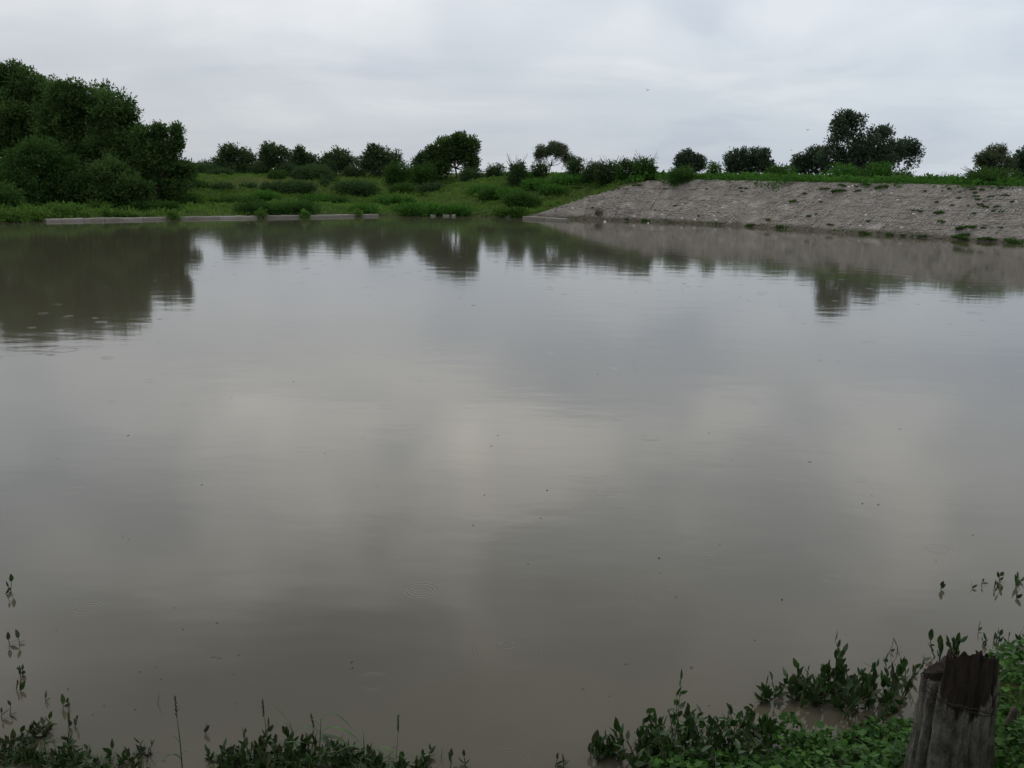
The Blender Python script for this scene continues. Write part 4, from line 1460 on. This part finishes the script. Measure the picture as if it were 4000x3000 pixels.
def blade(mb, P, A, L, Wd, droop, side, t):
    """curved grass blade"""
    P = np.asarray(P, float)
    A = np.asarray(A, float)
    A = A / np.linalg.norm(A)
    out = np.array([side[0], side[1], 0.0])
    out /= np.linalg.norm(out) + 1e-9
    sd_ = np.cross(A, out)
    sd_ /= np.linalg.norm(sd_) + 1e-9
    V = []
    n = 9
    for i in range(n):
        f = i / (n - 1)
        c = P + A * L * f * (1 - 0.35 * droop * f) + out * L * droop * f * f * 0.75 + np.array([0, 0, -L * droop * f ** 3 * 0.75])
        w = Wd * (0.45 + 1.9 * f) * (1 - f) ** 0.8 * 0.9 + 0.0005
        up_ = np.array([0, 0, 0.15 * w])
        V += [c - sd_ * w / 2 + up_, c, c + sd_ * w / 2 + up_]
    F = []
    for i in range(n - 1):
        b = i * 3
        F += [(b, b + 1, b + 4, b + 3), (b + 1, b + 2, b + 5, b + 4)]
    mb.add(V, F, t)


def grasses():
    def stalk(label, u, v, top_v, lean_u, leaves, head, base_z=-0.05, rs=0.0045):
        b = W(u, v)
        k = mpp(b)
        h = (v - top_v) * k * 1.12
        t = tag(empty('grass_stalk', tuple(b)), label, 'grass')
        tip = np.array([lean_u * k, 0.02, h])
        mb = MB()
        mb.tube([(0, 0, base_z), tip * 0.5 + np.array([0.004, 0, 0]), tip], [rs, rs * 0.8, rs * 0.5], 5, 0.6)
        mb.build('stem', M['blade'], t)
        for f, L, Wd, dr, sx in leaves:
            m2 = MB()
            blade(m2, tip * f, (sx * 0.5, -0.1, 1.0), L, Wd, dr, (sx, -0.3), float(RNG.random()))
            m2.build('leaf_blade', M['blade'], t)
        if head:
            m3 = MB()
            for q in range(30):
                f = q / 30
                P = tip + np.array([lean_u * k * 0.1 * f, 0, head * f - head * 0.25])
                a = RNG.random() * 6.28
                e = P + np.array([math.cos(a) * 0.010, math.sin(a) * 0.010, 0.016])
                m3.tube([P, e], [0.0035, 0.001], 4, float(RNG.random()))
            m3.build('seed_head', M['blade'], t)
        return t
    stalk('tall single grass stalk with a forked top, lower left', 712, 2995, 2790, -14, [(0.12, 0.16, 0.02, 0.7, -1), (0.16, 0.13, 0.018, 0.9, -1), (0.45, 0.10, 0.014, 0.3, -1), (0.98, 0.09, 0.014, 0.15, 1), (0.2, 0.1, 0.016, 0.5, 1)], 0.16)
    stalk('thin grass stalk with a seed head left of the tall blades', 1045, 2900, 2790, -14, [], 0.13, rs=0.0035)
    stalk('upright grass with a wide pointed blade in the broad clump', 1145, 2900, 2830, -12, [(0.9, 0.22, 0.026, 0.15, -1), (0.7, 0.16, 0.022, 0.9, -1), (0.3, 0.2, 0.022, 0.5, 1)], 0)
    stalk('arching broad-bladed grass in the broad clump', 1200, 2960, 2860, 40, [(0.6, 0.42, 0.034, 0.75, 1), (0.4, 0.36, 0.032, 0.8, 1), (0.2, 0.30, 0.028, 0.4, 1), (0.2, 0.26, 0.026, 0.6, -1)], 0)
    stalk('grass stalk with a bent-over tip at the right of the broad clump', 1245, 2945, 2815, 10, [(0.95, 0.24, 0.022, 0.95, 1), (0.55, 0.18, 0.02, 0.5, -1), (0.75, 0.14, 0.014, 0.3, -1)], 0)
    stalk('slim leaning grass stalk with seed head across the broad clump', 1320, 2930, 2840, -95, [], 0.11, rs=0.003)
    stalk('short pointed grass blade pair right of the broad clump', 1420, 2975, 2870, 0, [(0.3, 0.2, 0.014, 0.1, 1), (0.2, 0.16, 0.012, 0.15, -1)], 0)
    stalk('thin grass stalk with feathery head alone near the bottom centre', 1545, 2960, 2850, 10, [], 0.13, rs=0.0022)
    stalk('arching pale grass at the right end of the broad clump', 1440, 2990, 2920, 10, [(0.5, 0.30, 0.014, 0.9, 1), (0.5, 0.32, 0.014, 0.9, -1), (0.4, 0.22, 0.012, 0.6, 1), (0.4, 0.24, 0.012, 0.5, -1)], 0)
    stalk('short grass blades on the bottom edge right of the arching grass', 1645, 2998, 2945, 0, [(0.3, 0.13, 0.01, 0.1, 1), (0.3, 0.15, 0.01, 0.6, -1)], 0)
    stalk('slender upright grass blades in the water near the bottom centre', 1722, 2965, 2925, 3, [(0.2, 0.13, 0.01, 0.1, 1), (0.2, 0.10, 0.01, 0.15, -1)], 0, rs=0.0025)
    stalk('small grass blade in the water left of the tall stalk', 612, 2748, 2712, 8, [(0.2, 0.09, 0.008, 0.1, 1)], 0, rs=0.002)


grasses()


def grass_tangles():
    for u0, u1, vb, n, h, lab in [(-30, 160, 2975, 120, 0.16, 'tangle of thin wet grass in the lower left corner'), (150, 420, 2990, 150, 0.15, 'tangle of thin wet grass between the lower left weed clumps'),
                                  (850, 1130, 2990, 130, 0.17, 'thin grass growing through the left half of the broad weed clump'), (1120, 1400, 2990, 150, 0.20, 'thin grass growing through the right half of the broad weed clump'),
                                  (1380, 1560, 2995, 70, 0.17, 'sparse arching grass at the right end of the broad weed clump'), (420, 640, 2998, 30, 0.10, 'few short grass blades by the tall single stalk')]:
        b = W((u0 + u1) / 2, vb)
        t = tag(empty('grass_clump', tuple(b)), lab, 'grass')
        mb = MB()
        for q in range(n):
            P = W(u0 + (u1 - u0) * RNG.random(), vb + 25 * RNG.normal()) - b
            P[2] = -0.02
            a = RNG.random() * 6.28
            sd_ = (math.cos(a), math.sin(a))
            blade(mb, P, (sd_[0] * 0.5, sd_[1] * 0.5, 0.8), h * (0.4 + 0.9 * RNG.random()), 0.004 + 0.006 * RNG.random(), 0.3 + 0.7 * RNG.random(), sd_, float(np.clip(RNG.random(), 0, 1)))
        tag(mb.build('blades', M['blade'], t), kind='stuff')


grass_tangles()


# ------------------------------------------------------------------ creeping vines on the near bank
def vine_mat(label, region, n_obj, n_mass, over=0.25, hmat=0.14, size=0.075):
    """region(X, Y) -> keep mask; leaves lie over a lumpy mat"""
    t = None
    xs0, xs1, ys0, ys1, cond = region

    def pts(n):
        X = xs0 + (xs1 - xs0) * RNG.random(n * 12)
        Y = ys0 + (ys1 - ys0) * RNG.random(n * 12)
        k = cond(X, Y)
        X, Y = X[k][:n], Y[k][:n]
        g = np.maximum(height(X, Y), 0.0)
        mat_h = hmat * (0.25 + 1.5 * vnoise(X, Y, 0.42, 90) * vnoise(X, Y, 0.17, 91) * 1.6)
        return X, Y, g, mat_h
    X, Y, g, mh = pts(n_obj)
    base = np.array([np.mean(X), np.mean(Y), 0.2])
    t = tag(empty('creeping_vine', tuple(base)), label, 'vine')
    for i in range(len(X)):
        P = np.array([X[i], Y[i], g[i] + mh[i] * (0.9 + 0.35 * RNG.random())]) - base
        o = bpy.data.objects.new('leaf', LOBE)
        COL.objects.link(o)
        o.parent = t
        o.location = tuple(P)
        o.rotation_euler = (-0.35 + 0.45 * RNG.normal(), 0.40 * RNG.normal(), RNG.random() * 6.28)
        s = size * (0.55 + 0.75 * RNG.random())
        o.scale = (s, s, s)
    # the rest of the leaves as one mass
    X, Y, g, mh = pts(n_mass)
    n = len(X)
    co = np.array([v.co[:] for v in LOBE.vertices])
    fc = np.array([p.vertices[:] for p in LOBE.polygons])
    a, bx, by = RNG.random(n) * 6.28, 0.5 * RNG.normal(size=n) - 0.2, 0.45 * RNG.normal(size=n)
    s = size * (0.35 + 0.65 * RNG.random(n))
    ca, sa, cb, sb, cc, sc = np.cos(a), np.sin(a), np.cos(bx), np.sin(bx), np.cos(by), np.sin(by)
    x, y, z = co[:, 0][None], co[:, 1][None], co[:, 2][None]
    y1, z1 = y * cb[:, None] - z * sb[:, None], y * sb[:, None] + z * cb[:, None]
    x2, z2 = x * cc[:, None] + z1 * sc[:, None], -x * sc[:, None] + z1 * cc[:, None]
    x3, y3 = x2 * ca[:, None] - y1 * sa[:, None], x2 * sa[:, None] + y1 * ca[:, None]
    V = np.stack([x3, y3, z2], -1) * s[:, None, None]
    V += np.stack([X, Y, g + mh * RNG.random(n) ** 0.6], -1)[:, None, :] - base
    F = fc[None] + np.arange(n)[:, None, None] * len(co)
    o = link('leaf_mass', mesh_np('leaf_mass', V.reshape(-1, 3), F.reshape(-1, 3), np.repeat(np.clip(0.4 + 0.28 * RNG.normal(size=n), 0, 1), len(co))), M['vine_mass'], t)
    tag(o, kind='stuff')
    mb = MB()
    for q in range(26):
        i = int(RNG.integers(n))
        p = np.array([X[i], Y[i], g[i] + mh[i] * 0.8]) - base
        d = np.array([RNG.normal(), RNG.normal(), 0.0]) * 0.16
        mb.tube([p, p + d * 0.5 + np.array([0, 0, 0.03]), p + d], [0.003, 0.003, 0.002], 4, 0.5)
    mb.build('stem', M['stem'], t)
    return t


STUMP_U, STUMP_Y = 3704, 5.30


def stump_base():
    P = D(STUMP_U, 3000, STUMP_Y)
    return P


def vines():
    sb_ = stump_base()

    def clear(X, Y):
        # bare earth on the near side of the stump
        q = np.hypot(X - sb_[0], Y - sb_[1])
        side = ((X - sb_[0]) * sb_[0] + (Y - sb_[1]) * sb_[1]) / np.hypot(sb_[0], sb_[1])
        lat = np.abs((X - sb_[0]) * sb_[1] - (Y - sb_[1]) * sb_[0]) / np.hypot(sb_[0], sb_[1])
        return (q > 0.27) & ~((side < 0) & (lat < 0.30))
    vine_mat('bright lobed-leaf creeping vine on the bank left of the stump',
             (1.0, 3.3, 4.6, 6.7, lambda X, Y: (Y < np.interp(X, NEARX, NEARY) + 0.06 + 0.16 * vnoise(X, Y, 0.3, 95)) & clear(X, Y) & (Y > 4.7)), 290, 7500, size=0.05)
    vine_mat('bright lobed-leaf creeping vine on the bank right of the stump',
             (3.2, 5.4, 4.6, 7.9, lambda X, Y: (Y < np.interp(X, NEARX, NEARY) + 0.02 + 0.12 * vnoise(X, Y, 0.3, 96)) & clear(X, Y) & (X > 3.2) & (Y > 0.2 + 1.32 * (X - 0.0) * 0)), 290, 9500, size=0.05, hmat=0.2)


vines()


# ------------------------------------------------------------------ tree stump
def stump_mat():
    mt, n, l, out = new_mat('stump_wood')
    tc = n.new('ShaderNodeTexCoord')
    mp = n.new('ShaderNodeMapping')
    mp.inputs['Scale'].default_value = (1, 1, 0.16)
    l.new(tc.outputs['Object'], mp.inputs[0])
    grain = noise(n, l, mp.outputs[0], 34, 6, 0.65)
    blot = noise(n, l, tc.outputs['Object'], 7.0, 5, 0.62, 0.4)
    fine = noise(n, l, tc.outputs['Object'], 70.0, 4, 0.7)
    at = n.new('ShaderNodeAttribute')
    at.attribute_name = 'tint'          # 1 where the bark is gone and the wood has rotted
    barkc = mixc(n, l, ramp(n, l, blot, [(0.36, 0.0), (0.64, 1.0)]), (0.040, 0.037, 0.031), (0.14, 0.137, 0.122))
    barkc = mixc(n, l, ramp(n, l, grain, [(0.38, 0.7), (0.58, 0.0)]), barkc, (0.022, 0.019, 0.015))
    barkc = mixc(n, l, ramp(n, l, fine, [(0.5, 0.0), (0.75, 0.5)]), barkc, (0.19, 0.185, 0.165))
    rot = mixc(n, l, ramp(n, l, grain, [(0.35, 0.0), (0.7, 1.0)]), (0.008, 0.007, 0.006), (0.030, 0.022, 0.017))
    edge = mth(n, l, 'ADD', at.outputs['Fac'], mth(n, l, 'MULTIPLY_ADD', blot, 0.9, -0.45))
    c = mixc(n, l, ramp(n, l, edge, [(0.42, 0.0), (0.58, 1.0)]), barkc, rot)
    p = n.new('ShaderNodeBsdfPrincipled')
    l.new(c, p.inputs['Base Color'])
    p.inputs['Roughness'].default_value = 0.85
    p.inputs['Specular IOR Level'].default_value = 0.2
    bp = n.new('ShaderNodeBump')
    bp.inputs['Distance'].default_value = 0.02
    bp.inputs['Strength'].default_value = 0.8
    l.new(mth(n, l, 'ADD', grain, mth(n, l, 'MULTIPLY', fine, 0.5)), bp.inputs['Height'])
    l.new(bp.outputs[0], p.inputs['Normal'])
    l.new(p.outputs[0], out.inputs[0])
    return mt


M['stump'] = stump_mat()


def stump():
    P0 = stump_base()
    bz = H1(P0[0], P0[1]) - 0.12
    ztop = D(3760, 2485, STUMP_Y + 0.05)[2]
    k = mpp(P0)
    R0 = 146 * k
    Hs = ztop - bz
    phc = math.atan2(-P0[1], -P0[0])
    na, nz = 220, 110

    def radius(psi, f):
        """psi: angle from the camera side (left negative), f: height fraction"""
        r = R0 * (1.08 - 0.22 * f ** 0.8 + 0.10 * np.exp(-f * 7))
        for c, w, dpt in [(-0.60, 0.085, 0.26), (-1.08, 0.06, 0.15), (0.02, 0.16, 0.09), (0.62, 0.10, 0.12), (1.15, 0.12, 0.10), (2.2, 0.2, 0.15), (3.0, 0.2, 0.12), (-2.2, 0.22, 0.14), (-0.28, 0.06, 0.04), (0.33, 0.05, 0.05)]:
            dq = (psi - c - 0.10 * np.sin(3 * f + c * 5) + np.pi) % (2 * np.pi) - np.pi
            r = r * (1 - dpt * np.exp(-(dq / w) ** 2))
        r = r * (1 + 0.035 * (vnoise(psi * 3.0 + 20, f * 6, 1.0, 101) - 0.5) * 2 + 0.022 * (vnoise(psi * 14 + 40, f * 9, 1.0, 102) - 0.5) * 2 + 0.012 * (vnoise(psi * 40 + 80, f * 34, 1.0, 103) - 0.5) * 2)
        # bark gone from the upper part on the right of the main cleft
        return r

    def topf(psi):
        t = 1.0 - 0.19 * (1 - np.cos(psi - 0.25)) / 2
        t = t - 0.13 * (1 - sstep(-0.66, -0.56, psi)) * sstep(-2.9, -1.3, psi)
        t = t - 0.03 * np.exp(-((psi + 0.25) / 0.2) ** 2)
        t = t + 0.022 * (vnoise(psi * 5 + 60, 0 * psi, 1.0, 110) - 0.5) + 0.014 * (vnoise(psi * 23 + 60, 0 * psi, 1.0, 111) - 0.5)
        return t
    psi = np.linspace(-np.pi, np.pi, na, endpoint=False)
    V, T = [], []
    for i in range(nz):
        g = i / (nz - 1)
        f = g * topf(psi)
        r = radius(psi, f)
        peel = sstep(0.60, 0.84, f + 0.17 * (vnoise(psi * 5 + 9, f * 5, 1.0, 120) - 0.5) * 2 + 0.06 * (vnoise(psi * 17 + 9, f * 11, 1.0, 121) - 0.5) * 2) * sstep(-0.7, -0.5, psi + 0 * f)
        peel = np.maximum(peel, sstep(0.90, 0.985, g + 0 * psi))
        r = r * (1 - 0.055 * sstep(0.35, 0.6, peel))
        a = phc + psi
        V.append(np.stack([np.cos(a) * r, np.sin(a) * r, f * Hs], 1))
        T.append(peel)
    rim_r, rim_z = radius(psi, topf(psi)) * 0.945, topf(psi) * Hs
    for q, (fr, dz) in enumerate([(0.92, -0.004), (0.78, -0.02), (0.62, -0.035), (0.42, -0.04), (0.2, -0.045), (0.03, -0.045)]):
        a = phc + psi
        zz = rim_z + dz + 0.03 * (vnoise(np.cos(a) * fr * 6 + 9, np.sin(a) * fr * 6 + 9, 1.0, 130) - 0.5)
        mean = np.mean(zz)
        zz = zz * fr + mean * (1 - fr)
        V.append(np.stack([np.cos(a) * rim_r * fr, np.sin(a) * rim_r * fr, zz], 1))
        T.append(np.full(na, 0.9 if q else 0.7))
    nr = len(V)
    V = np.concatenate(V)
    T = np.concatenate(T)
    i = np.arange(nr * na).reshape(nr, na)
    j = np.roll(i, -1, axis=1)
    F = np.stack([i[:-1].ravel(), j[:-1].ravel(), j[1:].ravel(), i[1:].ravel()], 1)
    t = tag(empty('tree_stump', (P0[0], P0[1], bz)), 'weathered grey tree stump with deep clefts at the lower right', 'tree stump')
    link('trunk', mesh_np('trunk', V, F, T, smooth=True), M['stump'], t)
    # splinters of rotten wood standing on the broken rim
    for q in range(5):
        ps = -0.5 + 1.9 * RNG.random() if q < 6 else RNG.random() * 6.28
        a = phc + ps
        r = float(radius(np.array([ps]), np.array([0.95]))[0]) * (0.82 + 0.06 * RNG.random())
        z = float(topf(np.array([ps]))[0]) * Hs
        mb = MB()
        b = np.array([math.cos(a) * r, math.sin(a) * r, z - 0.05])
        mb.tube([b, b + np.array([RNG.normal() * 0.008, RNG.normal() * 0.008, 0.05]), b + np.array([RNG.normal() * 0.015, RNG.normal() * 0.015, 0.058 + 0.02 * RNG.random()])], [0.018, 0.012, 0.004], 5, 1.0)
        mb.build('splinter', M['stump'], t, smooth=False)
    # rope wound round under the rotten top
    rp = MB()
    for q in range(2):
        pts = []
        for s in range(97):
            ps = -np.pi + 2 * np.pi * s / 96
            f = 0.695 - 0.04 * np.sin(ps) - 0.016 * q + 0.01 * np.sin(4 * ps + q)
            r = float(radius(np.array([ps]), np.array([f]))[0])
            # a taut rope bridges the clefts
            r = max(r, R0 * (1.10 - 0.26 * f ** 0.8) * 0.93) * 0.985 + 0.004
            a = phc + ps
            pts.append((math.cos(a) * r, math.sin(a) * r, f * Hs))
        rp.tube(pts, 0.0038, 6, 0.5, cap=False)
    o = rp.build('rope', M['rope'])
    o.location = (P0[0], P0[1], bz)
    tag(o, 'dark old rope wound round the upper part of the stump', 'rope')
    # upright brown stone among the vines
    Ps = D(3943, 2830, 5.9)
    gz = H1(Ps[0], Ps[1])
    k2 = mpp(Ps)
    mb = MB()
    V, F = [], []
    hh = D(3948, 2758, 5.9)[2] - gz + 0.05
    prof = [(0, 1.25), (0.3, 1.2), (0.55, 1.0), (0.75, 0.72), (0.9, 0.55), (0.97, 0.35), (1.0, 0.06)]
    for f, r in prof:
        for q in range(12):
            a = 6.283 * q / 12
            rr = r * 22 * k2 * (1 + 0.1 * RNG.normal())
            V.append((math.cos(a) * rr + 0.25 * hh * f * 0.25, math.sin(a) * rr, f * hh))
    for i in range(len(prof) - 1):
        for q in range(12):
            F.append((i * 12 + q, i * 12 + (q + 1) % 12, (i + 1) * 12 + (q + 1) % 12, (i + 1) * 12 + q))
    F.append(tuple(range((len(prof) - 1) * 12, len(prof) * 12)))
    mb.add(V, F)
    o = mb.build('stone', M['stone_brown'])
    o.location = (Ps[0], Ps[1], gz - 0.05)
    tag(o, 'upright pointed brown stone among the vines right of the stump', 'stone')


stump()


# ------------------------------------------------------------------ leaves and specks floating on the water
def floats():
    base = LANCE[0].copy()
    base.materials.clear()
    base.materials.append(M['float_leaf'])

    def one(u, v, s, lab, grp=None):
        P = W(u, v)
        o = bpy.data.objects.new('floating_leaf', base)
        COL.objects.link(o)
        o.location = (P[0], P[1], 0.004)
        o.rotation_euler = (math.radians(-84 + 8 * RNG.normal()), 0.15 * RNG.normal(), RNG.random() * 6.28)
        o.scale = (s, s, s)
        tag(o, lab, 'leaf', grp)
    one(823, 2566, 0.10, 'largest dark leaf floating alone, lower left of the open water')
    one(1840, 1193, 0.16, 'small dark leaf floating far out below the lone tree reflection')
    one(2660, 1195, 0.14, 'small dark leaf floating far out right of centre')
    for i in range(34):
        u, v = 150 + 3700 * RNG.random(), 1450 + 950 * RNG.random() ** 0.9
        one(u, v, 0.018 + 0.022 * RNG.random() + 0.00002 * (2400 - v), 'tiny dark leaf fragment floating on the open middle water', 'leaf fragments floating on the open water')
    for i in range(14):
        u, v = 60 + 900 * RNG.random(), 2350 + 480 * RNG.random()
        one(u, v, 0.016 + 0.022 * RNG.random(), 'tiny dark leaf fragment floating near the lower left weeds', 'leaf fragments floating at lower left')
    for i in range(10):
        u, v = 1300 + 1900 * RNG.random(), 2400 + 380 * RNG.random()
        one(u, v, 0.022 + 0.02 * RNG.random(), 'tiny dark leaf fragment floating near the bottom centre', 'leaf fragments floating at bottom centre')


floats()

scene.render.resolution_x = 1024
scene.render.resolution_y = 768
try:
    scene.render.engine = 'CYCLES'
except Exception:
    pass
